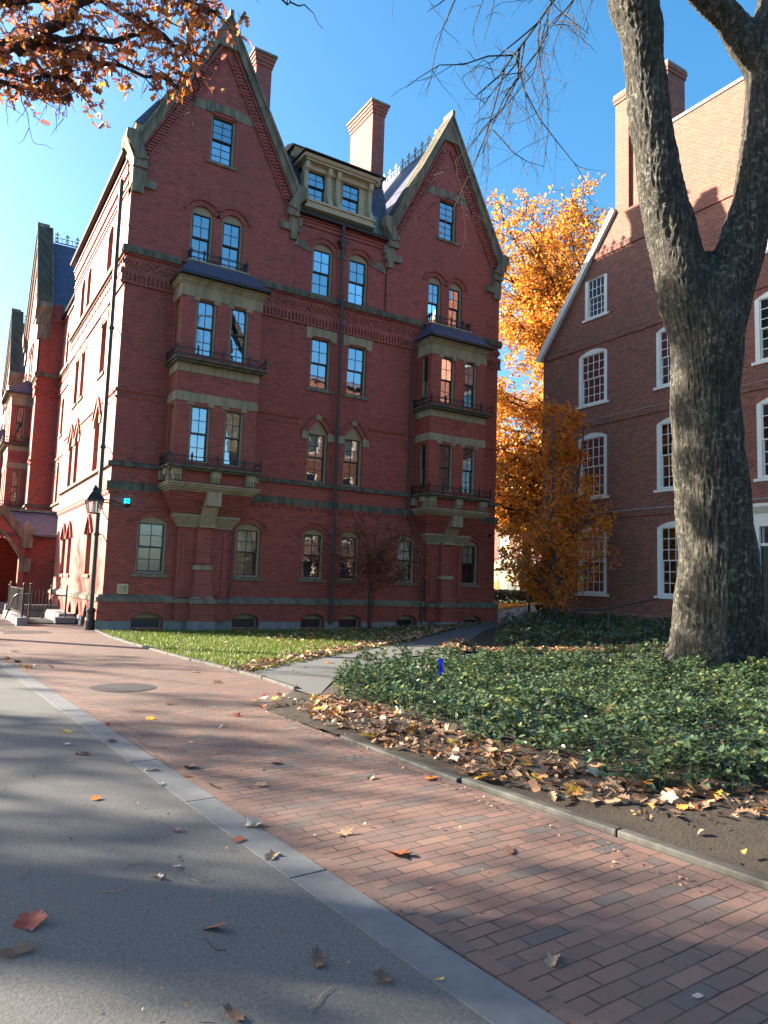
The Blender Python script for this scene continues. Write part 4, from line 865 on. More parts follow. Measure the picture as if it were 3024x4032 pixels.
q = MB(); q.box(FF_, PC+.1, PC+1.1, 1.58, 1.63, 2.3, 2.75); q.build('fanlight', 'dim glass', pr)
q = MB(); q.box(FF_, PC-1.6, PC-.9, 1.58, 1.64, 1.2, 2.3); q.build('porch_window', 'dim glass', pr)
# ================================================================== hall behind the viewer (seen in the window panes)
BKH = tag(empty('sunlit_brick_hall', (26, -40, 0)), 'sunlit brick building mirrored in the panes of the red hall', 'building')
BF = Frm(0, -37, 1, 0, 0, 1); holes = []; sp = []
for k in range(12):
    c = 23+1.9*k
    for z0 in (1.6, 5.6, 9.6, 13.6): sp.append((c-.6, c+.6, z0, z0+2.2)); holes.append(arch(c-.6, c+.6, z0, z0+2.2))
q = MB(); q.sheet(BF, [(21.5, 0), (46, 0), (46, 20.5), (21.5, 20.5)], 0, 0, holes, .15); q.sheet(Frm(21.5, 0, 0, 1, -1, 0), [(-50, 0), (-37, 0), (-37, 20.5), (-50, 20.5)], 0); q.build('wall', 'pale brick', BKH)
q = MB(); q.box(WORLD, 21.2, 46.3, -50, -36.7, 20.5, 20.9); q.build('roof', 'slate', BKH)
for s_ in sp:
    q = MB(); a, b_, z0, z1 = s_; q.plate(BF, arch(a, b_, z0, z1), -.15, -.08, 0, [[(a+.1, z0+.1), (b_-.1, z0+.1), (b_-.1, z1-.1), (a+.1, z1-.1)]]); w_ = q.build('window', 'white paint', BKH)
    q = MB(); q.box(BF, a+.1, b_-.1, -.2, -.14, z0+.1, z1-.1); q.build('pane', 'sash paint', w_)
# ================================================================== ground
rng = np.random.default_rng(7); random.seed(7)
XC = 8.0
def gz(x, y=0): return 0.031*max(0.0, x-XC)
def flat(name, poly, z, mt, k='structure', sub=0):
    q = MB(); tri = tessellate_polygon([[Vector((a, b_, 0)) for a, b_ in poly]])
    q.add([(a, b_, 0) for a, b_ in poly], [tuple(t_) for t_ in tri]); o = q.build(name, mt)
    bm = bmesh.new(); bm.from_mesh(o.data)          # crease where the ground starts to rise
    bmesh.ops.bisect_plane(bm, geom=bm.verts[:]+bm.edges[:]+bm.faces[:], plane_co=(XC, 0, 0), plane_no=(1, 0, 0))
    for v in bm.verts: v.co.z = gz(v.co.x)+z
    bm.to_mesh(o.data); bm.free(); return kind(o, k)
flat('ground', [(-300, -300), (.5, -300), (.5, 300), (-300, 300)], -.03, 'soil')
flat('terrain', [(.5, -300), (60, -300), (60, 300), (.5, 300)], -.03, 'turf soil')
curbA = [(-3.9, 14), (-3.35, -4), (-3.19, -8.3), (-2.94, -11.7), (-2.69, -16), (-2.50, -19.2), (-2.38, -20.8), (-2.25, -23), (-2.05, -27), (-1.8, -31)]
CW = .115
flat('asphalt_road', [(-40, 14)]+[(a-CW, b_) for a, b_ in curbA]+[(-40, -31)], 0.0, 'asphalt')
bedX = [(-.66, -14.9), (-.60, -16.6), (-.58, -17.8), (-.52, -18.8), (-.42, -19.8), (-.36, -20.6), (-.30, -21.5), (-.2, -24), (0, -31)]
lawnX = [(-.12, -.3), (-.22, -3.3), (-.05, -6.7), (.12, -9.0), (.30, -10.6), (.42, -12), (.40, -13.3)]
flat('brick_walk', [(a+CW, b_) for a, b_ in curbA]+[(p[0], p[1]) for p in bedX[::-1]]+[(.38, -13.4)]+[(p[0], p[1]) for p in lawnX[::-1]]+[(.0, 12), (.0, 14)], .004, 'brick paving')
def strip(poly, w0, w1): return [(a+w0, b_) for a, b_ in poly]+[(a+w1, b_) for a, b_ in poly[::-1]]
q = MB()
def sweep(name, line, w, z0, z1, mt, seg=1.15, gap=.008, jit=.006):
    """kerb stones laid end to end along a polyline"""
    q = MB(); pts = []; 
    for (a, b_), (c, d) in zip(line[:-1], line[1:]):
        n = max(1, int(math.hypot(c-a, d-b_)/.25))
        for i in range(n): pts.append((a+(c-a)*i/n, b_+(d-b_)*i/n))
    pts.append(line[-1]); acc = 0; i = 0
    while i < len(pts)-1:
        j = min(len(pts)-1, i+max(2, int(seg/.25+random.choice((-1, 0, 0, 1))))); 
        jx = random.uniform(-jit, jit); zz = z1+random.uniform(-jit, jit)*(.5 if z1 > .02 else .1)
        d = Vector((pts[j][0]-pts[i][0], pts[j][1]-pts[i][1])); l = d.length; d.normalize(); nrm = Vector((-d.y, d.x))
        fr = lambda u, o, z, p=pts[i], d=d, nrm=nrm, jx=jx: (p[0]+d.x*u+nrm.x*(o+jx), p[1]+d.y*u+nrm.y*(o+jx), z+gz(p[0]+d.x*u))
        q.box(fr, gap, l-gap, -w/2, w/2, z0, zz); i = j
    return kind(q.build(name, mt, bevel=.012 if z1 > .02 else 0), 'structure')
sweep('asphalt_kerb', curbA, 2*CW, -.2, .0035, 'bluestone', seg=1.6)
sweep('bed_kerb', [(a+.06, b_) for a, b_ in bedX[1:]], .08, -.2, .036, 'kerb granite', seg=1.5, jit=.02)
sweep('lawn_kerb', [(a+.05, b_) for a, b_ in lawnX], .10, -.2, .05, 'kerb granite', seg=1.3, jit=.012)
flat('brick_border', strip(curbA, CW+.006, CW+.095), .008, 'brick edging')
flat('brick_border', [(a-.10, b_) for a, b_ in bedX]+[(a-.005, b_) for a, b_ in bedX[::-1]], .008, 'brick edging')
pathU = [(.42, -11.3), (1.44, -10.35), (3.1, -9.0), (6.0, -6.8), (12.4, -1.75), (17.2, 1.9), (22, 7), (30, 13)]
pathL = [(.40, -14.1), (1.5, -12.5), (2.6, -11.3), (4.8, -9.5), (6.9, -8.6), (12.1, -3.4), (18, 1.2), (21, 2.4), (24, 5.5), (32, 11.5)]
flat('footpath', pathU+pathL[::-1], .02, 'path asphalt')
flat('branch_path', [(4.6, -9.8), (6.4, -8.9), (9.3, -10.2), (12.6, -11.2), (19.5, -12.6), (19.5, -15.0), (13, -13.4), (9.3, -12.2), (6.4, -11.0)], .012, 'path asphalt')
flat('lawn_soil', [(a+.1, b_) for a, b_ in lawnX[:-3]]+[(.35, -10.9)]+pathU[:6]+[(16.5, .2), (15.6, -.1), (0, -.1)], .0, 'turf soil')
# planted bed, lumpy earth
def in_poly(P, poly):
    x, y = P[:, 0], P[:, 1]; ins = np.zeros(len(P), bool); n = len(poly)
    for i in range(n):
        x0, y0 = poly[i]; x1, y1 = poly[(i+1) % n]
        c = ((y0 > y) != (y1 > y)) & (x < (x1-x0)*(y-y0)/(y1-y0+1e-12)+x0); ins ^= c
    return ins
def sample(poly, n):
    p = np.array(poly); lo, hi = p.min(0), p.max(0); out = np.zeros((0, 2))
    while len(out) < n:
        c = rng.uniform(lo, hi, (n*3, 2)); out = np.vstack([out, c[in_poly(c, poly)]])
    return out[:n]
def gza(x): return 0.031*np.maximum(0, x-XC)
def npnoise(x, y, s, seed=0):
    v = np.zeros_like(x)
    r_ = np.random.default_rng(seed)
    for k in range(7):
        a = r_.uniform(0, 6.28); f = s*r_.uniform(.6, 2.2); v += np.sin((x*math.cos(a)+y*math.sin(a))*f+r_.uniform(0, 6.28))
    return v/7
soilP = [(-.74, -15.0), (-.70, -14.85), (.36, -13.36), (.44, -13.9), (1.4, -12.7), (2.5, -11.5), (4.6, -9.9), (6.4, -11.0), (9.3, -12.2), (13, -13.4), (19.5, -15), (19.5, -26), (-.1, -26), (-.3, -21.5)]+[(a+.1, b_) for a, b_ in bedX[5:0:-1]]
st = .05; gx, gy = np.meshgrid(np.arange(-.7, 12, st), np.arange(-25, -9.5, st), indexing='ij')
hh = gza(gx)+.035+.03*npnoise(gx, gy, 6, 3)+.015*npnoise(gx, gy, 25, 4)+.06*np.clip((gx+.4)/1.2, 0, 1)
dd = np.full(gx.shape, 9.0)
for (a, b_), (c, d) in zip(soilP, soilP[1:]+soilP[:1]):
    l2 = (c-a)**2+(d-b_)**2+1e-9; t_ = np.clip(((gx-a)*(c-a)+(gy-b_)*(d-b_))/l2, 0, 1); dd = np.minimum(dd, np.hypot(gx-a-t_*(c-a), gy-b_-t_*(d-b_)))
g0 = gza(gx); hh = g0+.006+(hh-g0-.006)*np.clip((dd-.03)/.35, 0, 1)
V = np.stack([gx.ravel(), gy.ravel(), hh.ravel()], 1); nx_, ny_ = gx.shape
idx = np.arange(nx_*ny_).reshape(nx_, ny_); F = np.stack([idx[:-1, :-1], idx[1:, :-1], idx[1:, 1:], idx[:-1, 1:]], -1).reshape(-1, 4)
cen = V[F].mean(1)[:, :2]; F = F[in_poly(cen, soilP)]
kind(np_mesh('bed_soil', V, F, 'soil', smooth=True), 'structure')
flat('far_bed_soil', [(11, -26), (40, -26), (40, -15.2), (19.5, -15), (13, -13.6), (11, -13)], .02, 'soil')
bed2P = [(7.1, -8.55), (12.2, -3.3), (17.7, .9), (19.8, 1.9), (19.85, -12.4), (12.6, -10.95), (9.3, -10.0)]
flat('wall_bed_soil', bed2P, .03, 'soil')
q = MB(); q.lathe((-1.86, -12.3, .0), [(.0, .002), (.40, .002), (.40, .012), (.0, .014)], 32)
tag(q.build('manhole_cover', 'manhole iron'), 'round iron manhole cover set into the brick walk', 'manhole cover')
q = MB(); q.lathe((-1.86, -12.3, .0), [(.40, .002), (.46, .002), (.46, .010), (.40, .010)], 32); o = q.build('rim', 'manhole iron'); parent(o, bpy.data.objects['manhole_cover'])
q = MB()
for k in range(14): q.box(WORLD, -2.55+.08*k, -2.51+.08*k, -1.2, -.5, .004, .016)
for k in range(2): q.box(WORLD, -2.6, -1.4, -1.25+.72*k, -1.2+.72*k, .004, .018)
tag(q.build('drain_grate', 'manhole iron'), 'iron drain grate in the brick walk near the entrance railings', 'drain grate')

# ---------------- leaf clouds
def rot_frames(n, tilt=1.2):
    """random orthonormal frames; tilt limits the lean of the normal"""
    a = rng.uniform(0, 2*np.pi, n); nz = rng.normal(0, tilt, (n, 2)); nrm = np.concatenate([nz, np.ones((n, 1))], 1); nrm /= np.linalg.norm(nrm, axis=1, keepdims=True)
    t_ = np.stack([np.cos(a), np.sin(a), np.zeros(n)], 1); t_ -= nrm*(t_*nrm).sum(1, keepdims=True); t_ /= np.linalg.norm(t_, axis=1, keepdims=True)
    return t_, np.cross(nrm, t_), nrm
def quads(C, L_, Wd, T, B_, Nn, fold=.25, diamond=True):
    """folded leaf of 2 quads (6 verts): base, left, mid..., tip"""
    L_ = L_[:, None]; Wd = Wd[:, None]
    base = C; tip = C+T*L_; mid1 = C+T*L_*.35; mid2 = C+T*L_*.72
    l1 = mid1+B_*Wd*.5+Nn*Wd*fold; r1 = mid1-B_*Wd*.5+Nn*Wd*fold; l2 = mid2+B_*Wd*.36+Nn*Wd*fold*.5; r2 = mid2-B_*Wd*.36+Nn*Wd*fold*.5
    V = np.stack([base, l1, l2, tip, r2, r1], 1).reshape(-1, 3); n = len(C); k = np.arange(n)[:, None]*6
    F = np.concatenate([k+np.array([[0, 1, 2, 3]]), k+np.array([[0, 3, 4, 5]])], 0)
    return V, F
def cloud(name, C, size, mt, par=None, tilt=1.2, aspect=.55, jit=.35, droop=0.0):
    n = len(C); T, B_, Nn = rot_frames(n, tilt)
    if droop: T[:, 2] -= droop; T /= np.linalg.norm(T, axis=1, keepdims=True); Nn = np.cross(T, B_)
    L_ = size*rng.uniform(1-jit, 1+jit, n); V, F = quads(C, L_, L_*aspect, T, B_, Nn)
    return np_mesh(name, V, F, mt, par)

# ---------------- ground cover (pachysandra)
def cover(name, poly, dens, hgt, leafL, edge=.25, near=None):
    p_ = np.array(poly); lo, hi = p_.min(0), p_.max(0)
    area = .5*abs(np.dot(p_[:, 0], np.roll(p_[:, 1], 1))-np.dot(p_[:, 1], np.roll(p_[:, 0], 1)))
    P = sample(poly, int(area*dens)); n = len(P)
    z = gza(P[:, 0])+.08+hgt*(.60+1.0*npnoise(P[:, 0], P[:, 1], 2.6, 9)+.8*npnoise(P[:, 0], P[:, 1], 7, 5)+rng.uniform(-.22, .22, n))
    z = np.maximum(z, gza(P[:, 0])+.10)
    k = 7; C = np.repeat(np.column_stack([P, z]), k, 0); ang = np.tile(np.arange(k)*2*np.pi/k, n)+np.repeat(rng.uniform(0, 6.28, n), k)+rng.normal(0, .2, n*k)
    lean = np.repeat(rng.normal(0, .22, (n, 2)), k, 0)
    up = rng.uniform(-.45, .95, n*k)
    T = np.stack([np.cos(ang)+lean[:, 0]*.3, np.sin(ang)+lean[:, 1]*.3, up], 1); T /= np.linalg.norm(T, axis=1, keepdims=True)
    B_ = np.stack([-np.sin(ang), np.cos(ang), rng.normal(0, .3, n*k)], 1); B_ -= T*(B_*T).sum(1, keepdims=True); B_ /= np.linalg.norm(B_, axis=1, keepdims=True)
    Nn = np.cross(T, B_); L_ = leafL*rng.uniform(.55, 1.3, n*k); V, F = quads(C, L_, L_*.5, T, B_, Nn, .12)
    # lower skirt leaves so the mass is thick at its rim
    m_ = int(n*2.2); Q = sample(poly, m_); zq = gza(Q[:, 0])+rng.uniform(.03, .75, m_)*(.08+hgt*.75)
    T2, B2_, N2 = rot_frames(m_, .8); L2 = leafL*rng.uniform(.7, 1.2, m_); V2, F2 = quads(np.column_stack([Q, zq]), L2, L2*.5, T2, B2_, N2, .12)
    # stems
    ns = n//2; S = P[:ns]; zs = z[:ns]; w_ = .004
    Vs = np.stack([np.column_stack([S[:, 0]-w_, S[:, 1], gza(S[:, 0])]), np.column_stack([S[:, 0]+w_, S[:, 1], gza(S[:, 0])]), np.column_stack([S[:, 0]+w_, S[:, 1]+.01, zs]), np.column_stack([S[:, 0]-w_, S[:, 1]+.01, zs])], 1).reshape(-1, 3)
    Fs = np.arange(ns*4).reshape(-1, 4)
    VV = np.concatenate([V, V2, Vs]); FF = np.concatenate([F, F2+len(V), Fs+len(V)+len(V2)])
    return kind(np_mesh(name, VV, FF, 'cover leaf'), 'stuff')
pachP = [(1.15, -13.15), (.75, -13.9), (.30, -15.0), (.62, -15.6), (.35, -16.2), (.62, -16.9), (.35, -17.5), (.62, -18.2), (.70, -18.8), (.42, -19.3), (.60, -19.9), (1.4, -20.15), (2.2, -21), (3.2, -23), (6, -25.5), (17, -25.5), (17, -15.2), (13, -14.0), (10, -12.75), (6.9, -11.4), (5.2, -10.9), (3.2, -11.6), (2.0, -12.4)]
cover('ground_cover', pachP, 120, .29, .078)
cover('wall_ground_cover', [(8.6, -8.2), (12.5, -3.7), (17.6, .6), (19.6, 1.7), (19.7, -11.9), (13, -10.3), (10, -9.4)], 42, .30, .10)

# ---------------- turf
lawnP = [(.0, -.45), (-.08, -3.3), (.08, -6.7), (.25, -9.0), (.42, -10.6), (.55, -11.1), (1.44, -10.35), (3.1, -9.0), (6.0, -6.85), (12.4, -1.8), (15.5, .0), (15.3, -.3)]
P = sample(lawnP, 52000); n = len(P); h = rng.uniform(.035, .085, n)*(1+.4*npnoise(P[:, 0], P[:, 1], 5, 1)); a = rng.uniform(0, 6.28, n); w_ = rng.uniform(.006, .012, n)
z = gza(P[:, 0]); ln = rng.normal(0, .025, (n, 2))
V = np.stack([np.column_stack([P[:, 0]-np.cos(a)*w_, P[:, 1]-np.sin(a)*w_, z]), np.column_stack([P[:, 0]+np.cos(a)*w_, P[:, 1]+np.sin(a)*w_, z]), np.column_stack([P[:, 0]+ln[:, 0], P[:, 1]+ln[:, 1], z+h])], 1).reshape(-1, 3)
kind(np_mesh('lawn_grass', V, np.arange(n*3).reshape(-1, 3), 'grass blade'), 'stuff')

# ---------------- fallen leaves
def dead_leaf_mesh(kind_, seed, curl):
    r_ = np.random.default_rng(seed); pts = []; nL = 32
    for i in range(nL):
        t_ = 2*np.pi*i/nL
        if kind_ == 'oak': R = .42+.10*math.cos(9*t_)+.24*abs(math.cos(t_))**1.5
        elif kind_ == 'maple': R = .40+.26*abs(math.cos(2.5*t_))**1.6+.07*math.cos(11*t_)
        else: R = .30+.28*abs(math.cos(t_))**1.2+.02*math.cos(14*t_)
        sx = 1.0 if kind_ != 'oak' else 1.0; sy = .62 if kind_ == 'oak' else (.95 if kind_ == 'maple' else .66)
        pts.append((R*math.cos(t_)*sx*(1+r_.normal(0, .04)), R*math.sin(t_)*sy*(1+r_.normal(0, .04))))
    ax = r_.uniform(0, 3.14); V = []
    def zz(x, y):
        u = x*math.cos(ax)+y*math.sin(ax); v = -x*math.sin(ax)+y*math.cos(ax)
        return curl*(u*u*1.1+.35*v*v*math.sin(5*u+seed))+.05*curl*math.sin(9*x+seed)+.03
    V.append((0, 0, zz(0, 0)))
    for f in (.5, 1.0):
        for x, y in pts: V.append((x*f, y*f, zz(x*f, y*f)))
    F = []
    for i in range(nL):
        j = (i+1) % nL; F.append((0, 1+i, 1+j)); F.append((1+i, 1+nL+i, 1+nL+j, 1+j))
    k = len(V); xs = -min(p[0] for p in pts)
    V += [(-xs*.6, -.012, .03), (-xs*.6, .012, .03), (-xs-.42, .02, .015), (-xs-.42, .005, .015)]; F.append((k, k+1, k+2, k+3))
    return V, F
leafM = {}
def leaf_mesh(kind_, colr, variant):
    key = (kind_, colr, variant)
    if key not in leafM:
        V, F = dead_leaf_mesh(kind_, 11*variant+len(kind_), (.08, .28, .55, .95)[variant % 4])
        me = bpy.data.meshes.new('fallen_leaf'); me.from_pydata(V, [], F); me.materials.append(MATS[colr+' dead leaf']); me.polygons.foreach_set('use_smooth', [True]*len(me.polygons)); leafM[key] = me
    return leafM[key]
def fallen(x, y, size, kind_, colr, variant, label, group=None, z=None, tilt=.15, ang=None):
    o = bpy.data.objects.new('fallen_leaf', leaf_mesh(kind_, colr, variant)); COL.objects.link(o)
    zz = (gz(x)+.008) if z is None else z
    o.location = (x, y, zz); o.scale = (size, size, size); o.rotation_euler = (random.gauss(0, tilt), random.gauss(0, tilt), random.uniform(0, 6.28) if ang is None else ang)
    return tag(o, label, 'leaf', group)
#LEAVES
LV = [(-3.85, -19.69, .115, 'maple', 'red', 'dark red curled maple leaf beside the oval sunlit patch on the asphalt'),
(-3.93, -19.95, .12, 'plain', 'brown', 'rolled brown leaf on the asphalt at the left edge of the photo'),
(-3.13, -20.12, .09, 'oak', 'rust', 'rust brown pointed leaf lying alone on the open shaded asphalt'),
(-3.21, -19.42, .08, 'oak', 'pale', 'grey green curled leaf on the asphalt above the rust pointed leaf'),
(-3.08, -19.33, .05, 'plain', 'pale', 'thin pale leaf stalk next to the grey green curled leaf'),
(-2.91, -18.73, .045, 'maple', 'brown', 'small brown leaf on the asphalt left of the red leaf at the kerb'),
(-2.62, -19.07, .065, 'maple', 'rust', 'reddish maple leaf lying against the bluestone kerb'),
(-2.54, -19.41, .10, 'oak', 'tan', 'pinkish tan oak leaf half on the bluestone kerb'),
(-2.84, -20.61, .08, 'oak', 'brown', 'brown oak leaf on the asphalt near the lower end of the bluestone kerb'),
(-3.29, -20.82, .075, 'oak', 'brown', 'pinkish brown leaf at the bottom edge of the asphalt'),
(-3.23, -17.81, .065, 'maple', 'orange', 'small orange brown leaf on the sunlit asphalt'),
(-2.67, -17.15, .087, 'oak', 'pale', 'whitish leaf lying on top of the bluestone kerb'),
(-2.36, -17.21, .09, 'maple', 'brown', 'dull brown leaf on the brick border beside the whitish kerb leaf'),
(-2.37, -17.87, .07, 'oak', 'brown', 'small dark oak leaf on the bricks next to the kerb joint'),
(-2.02, -17.97, .09, 'maple', 'tan', 'tan star shaped leaf on the bricks left of the walk centre'),
(-2.44, -18.85, .09, 'maple', 'pale', 'cream leaf with upright stalk on the brick border'),
(-1.99, -19.26, .10, 'oak', 'tan', 'pale tan deeply lobed leaf on bricks beside a grey brick'),
(-1.64, -17.36, .08, 'maple', 'brown', 'brown curled leaf in the middle of the sunlit bricks'),
(-2.47, -17.49, .065, 'oak', 'rust', 'rust leaf just right of the bluestone kerb joint'),
(-3.08, -16.34, .10, 'oak', 'rust', 'flat russet leaf on the asphalt below the yellow maple leaf'),
(-2.72, -17.62, .055, 'plain', 'pale', 'pale yellow green leaf on the asphalt edge of the kerb joint'),
(-1.86, -19.71, .126, 'maple', 'rust', 'broad rust brown leaf lying flat on the shaded bricks'),
(-1.21, -19.97, .09, 'oak', 'brown', 'dark brown oak leaf standing on its edge on the bricks'),
(-1.94, -21.08, .09, 'oak', 'tan', 'tan oak leaf on the purple bricks near the bottom of the walk'),
(-2.67, -20.86, .065, 'maple', 'brown', 'brown leaf on the asphalt left of the lowest kerb stone'),
(-2.47, -20.98, .03, 'plain', 'yellow', 'tiny yellow leaf on the lowest kerb stone'),
(-1.63, -21.57, .055, 'plain', 'pale', 'pale yellow slender leaf on bricks near the bottom right'),
(-1.13, -18.16, .083, 'oak', 'tan', 'tan leaf on the sunlit bricks a step from the bed kerb'),
(-.68, -18.38, .083, 'maple', 'orange', 'orange leaf on the bricks right against the bed kerb'),
(-3.07, -15.28, .104, 'maple', 'yellow', 'bright yellow orange maple leaf on the sunlit asphalt'),
(-2.11, -14.87, .10, 'maple', 'yellow', 'yellow maple leaf on the brick walk below the manhole cover'),
(-2.61, -15.09, .06, 'maple', 'red', 'small red leaf on the brick border above the sunlit kerb'),
(-1.14, -15.05, .083, 'maple', 'red', 'red brown leaf on bricks near the corner of the leafy bed'),
(-1.23, -14.39, .083, 'oak', 'pale', 'pale curled leaf on bricks left of the bed corner'),
(-.42, -12.25, .129, 'maple', 'brown', 'big brown leaf on bricks along the footpath mouth'),
(-.33, -10.87, .115, 'oak', 'tan', 'tan leaf on bricks beside the lawn kerb'),
(-1.66, -13.93, .085, 'oak', 'tan', 'tan leaf on bricks just below the manhole cover'),
(-.21, -13.6, .094, 'oak', 'red', 'dark red leaf on bricks at the end of the footpath kerb'),
(-3.14, -15.89, .052, 'maple', 'pale', 'pale scrap of leaf between the yellow and russet asphalt leaves'),
(-2.07, -16.27, .051, 'plain', 'pale', 'pale scrap of leaf in the centre of the sunlit bricks'),
(-.69, -9.59, .075, 'maple', 'red', 'red leaf on bricks beside the sunlit stretch of lawn'),
(-2.39, -15.71, .056, 'oak', 'brown', 'little brown oak leaf on the sunlit brick border'),
(-2.74, -15.94, .08, 'maple', 'brown', 'brown leaf curled on top of the sunlit kerb'),
(-1.54, -15.62, .056, 'plain', 'pale', 'white looking leaf on the bricks facing the bed corner'),
(2.61, -10.17, .114, 'maple', 'orange', 'orange maple leaf lying on the asphalt footpath'),
(1.31, -11.34, .096, 'oak', 'tan', 'tan leaf on the footpath nearest the brick walk'),
(1.78, -10.82, .071, 'oak', 'brown', 'small grey brown leaf on the footpath between tan and orange leaves')]
for i, (x, y, s_, k, c, lb) in enumerate(LV): fallen(x, y, s_*1.05, k, c, (i*7+2) % 4, lb, 'leaves scattered on the paving', z=gz(x)+(.03 if x > .5 else .012))
# litter along the bed kerb: one by one
cols = ['tan', 'tan', 'brown', 'rust', 'tan', 'yellow', 'pale', 'brown', 'rust', 'orange', 'tan', 'brown']
def many(P, n0, lab, group, szr, zoff, tilt=.35):
    for x, y in P:
        c = random.choice(cols); k = random.choice(('oak', 'maple', 'maple', 'plain'))
        fallen(x, y, random.uniform(*szr), k, c, random.randrange(4), lab, group, z=gz(x)+zoff(x, y)+random.uniform(0, .035), tilt=tilt)
soilz = lambda x, y: .05+.06*min(1, max(0, (x+.4)/1.2))
PL = sample([(-.45, -15.2), (.4, -14.2), (.55, -15.9), (.45, -17.5), (.6, -18.7), (.5, -19.3), (.9, -20.0), (.4, -20.2), (-.05, -19.7), (-.35, -19.0), (-.45, -17.2)], 150)
many(PL, 0, 'dry leaf in the thick litter between bed kerb and ground cover', 'leaf litter along the bed kerb', (.08, .145), soilz)
PL = sample([(-.3, -19.4), (.5, -19.3), (1.3, -20.1), (1.2, -21.0), (.2, -21.2), (-.1, -20.3)], 22)
many(PL, 0, 'stray leaf on the bare dark soil right of the litter', 'stray leaves on bare soil', (.06, .12), soilz)
PL = sample([(-.7, -14.2), (.3, -13.6), (.5, -14.4), (-.3, -15.6), (-.8, -15.6)], 28)
many(PL, 0, 'dry leaf spilling from the bed corner over the walk', 'leaves at the bed corner', (.06, .11), lambda x, y: .02)
PL = sample(pachP, 38); PL = PL[(PL[:, 0] < 9)]
many(PL, 0, 'dry leaf caught on top of the ground cover', 'leaves caught in the ground cover', (.07, .12), lambda x, y: .31, .6)
PL = np.column_stack([rng.normal(-3.05, .28, 18), rng.normal(-8.6, .9, 18)])
many(PL, 0, 'red brown leaf in the drift at the far end of the asphalt kerb', 'leaf drift at the kerb', (.08, .13), lambda x, y: .012)
# what nobody could count: small scraps and the lawn's covering
def litter(name, P, size, zoff, mt='dry leaf'):
    n = len(P); C = np.column_stack([P, gza(P[:, 0])+zoff+rng.uniform(0, .03, n)]); o = cloud(name, C, size, mt, None, .45, .75); return kind(o, 'stuff')
A = sample(soilP, 1500); A = A[(A[:, 0] < 2.6)]
A[:, 0] = A[:, 0]
LITTER = sample([(-.45, -15.2), (.3, -14.2), (.6, -15.9), (.5, -17.5), (.7, -18.7), (.6, -19.3), (1.3, -20.2), (.9, -20.7), (.1, -20.1), (-.2, -19.6), (-.40, -18.6), (-.46, -17.2)], 560)
litter('soil_scraps', np.vstack([A, sample([(-.45, -15), (.5, -14.2), (.55, -18.7), (.2, -19.3), (-.4, -18.8)], 500)]), .05, .07)
Lw = sample(lawnP, 2600); wgt = np.clip((Lw[:, 0]-2.5)/6, .012, 1); Lw = Lw[rng.uniform(0, 1, len(Lw)) < wgt]
edge = []
for (a, b_), (c, d) in zip(pathU[:5], pathU[1:6]):
    n = int(math.hypot(c-a, d-b_)*70); t_ = rng.uniform(0, 1, n); off = np.abs(rng.normal(0, .28, n)); edge.append(np.column_stack([a+(c-a)*t_-off*.6, b_+(d-b_)*t_+off*.8]))
edge2 = []
for (a, b_), (c, d) in (((6.9, -8.6), (9.3, -9.9)), ((9.3, -9.9), (12.6, -10.9)), ((12.6, -10.9), (19, -12.3)), ((7, -8.4), (9, -6.4))):
    n = int(math.hypot(c-a, d-b_)*110); t_ = rng.uniform(0, 1, n); off = rng.normal(.25, .22, n); edge2.append(np.column_stack([a+(c-a)*t_+off*.3, b_+(d-b_)*t_+off]))
litter('lawn_leaves', np.vstack([Lw]+edge), .105, .05); litter('path_leaves', np.vstack(edge2), .13, .06)
far = sample([(16, 2.2), (23, 9), (30, 13), (28, 15), (18, 8), (15.6, 3)], 2600); litter('far_leaves', far, .16, .03, 'golden leaf')
litter('walk_scraps', np.vstack([sample([(-2.3, -22), (-.5, -21), (-.7, -15), (-2.5, -15)], 120), np.column_stack([rng.normal(-.66, .06, 170), rng.uniform(-21, -15, 170)])]), .022, .008)
litter('asphalt_scraps', sample([(-5.5, -22), (-2.6, -21.5), (-2.9, -15), (-6, -15)], 170), .018, .004)
# twigs
TW = [(-3.35, -19.2, .16, .4), (-3.05, -19.25, .15, 1.2), (-3.5, -19.5, .14, .2), (-3.15, -20.35, .16, 2.0), (-3.02, -20.9, .15, .5), (-3.35, -20.95, .17, 1.9), (-3.85, -19.1, .13, 1.0), (-3.72, -20.9, .14, 2.2), (-2.95, -19.6, .13, 2.6)]
for i, (x, y, l, a) in enumerate(TW):
    q = MB(); q.tube([(x+l*t_*math.cos(a)+.02*math.sin(5*t_+i)*math.sin(a), y+l*t_*math.sin(a)+.02*math.sin(5*t_+i), .008) for t_ in (0, .3, .6, 1)], [.0022, .002, .0018, .001], 4)
    tag(q.build('twig', 'dark bark' if i % 2 else 'tan dead leaf'), 'thin dry twig lying on the shaded asphalt', 'twig', 'twigs on the asphalt')

# ================================================================== street things
# wall lantern by the corner downpipe
LN = tag(empty('wall_lantern', (-.36, -.22, 3.5)), 'black four sided lantern with glass panes on the corner of the red hall', 'lantern')
c = (-.36, -.22)
def sq(q, h0, z0, h1, z1): q.hexa(WORLD, [(c[0]-h0, c[1]-h0, z0), (c[0]+h0, c[1]-h0, z0), (c[0]-h0, c[1]+h0, z0), (c[0]+h0, c[1]+h0, z0), (c[0]-h1, c[1]-h1, z1), (c[0]+h1, c[1]-h1, z1), (c[0]-h1, c[1]+h1, z1), (c[0]+h1, c[1]+h1, z1)])
q = MB(); sq(q, .25, 3.88, .255, 3.92); sq(q, .245, 3.92, .11, 4.14); sq(q, .08, 4.14, .08, 4.20); sq(q, .10, 4.20, .015, 4.36); q.build('lantern_roof', 'iron', LN)
q = MB()
for sx in (-1, 1):
    for sy in (-1, 1): q.tube([(c[0]+sx*.155, c[1]+sy*.155, 3.5), (c[0]+sx*.235, c[1]+sy*.235, 3.9)], .012, 6)
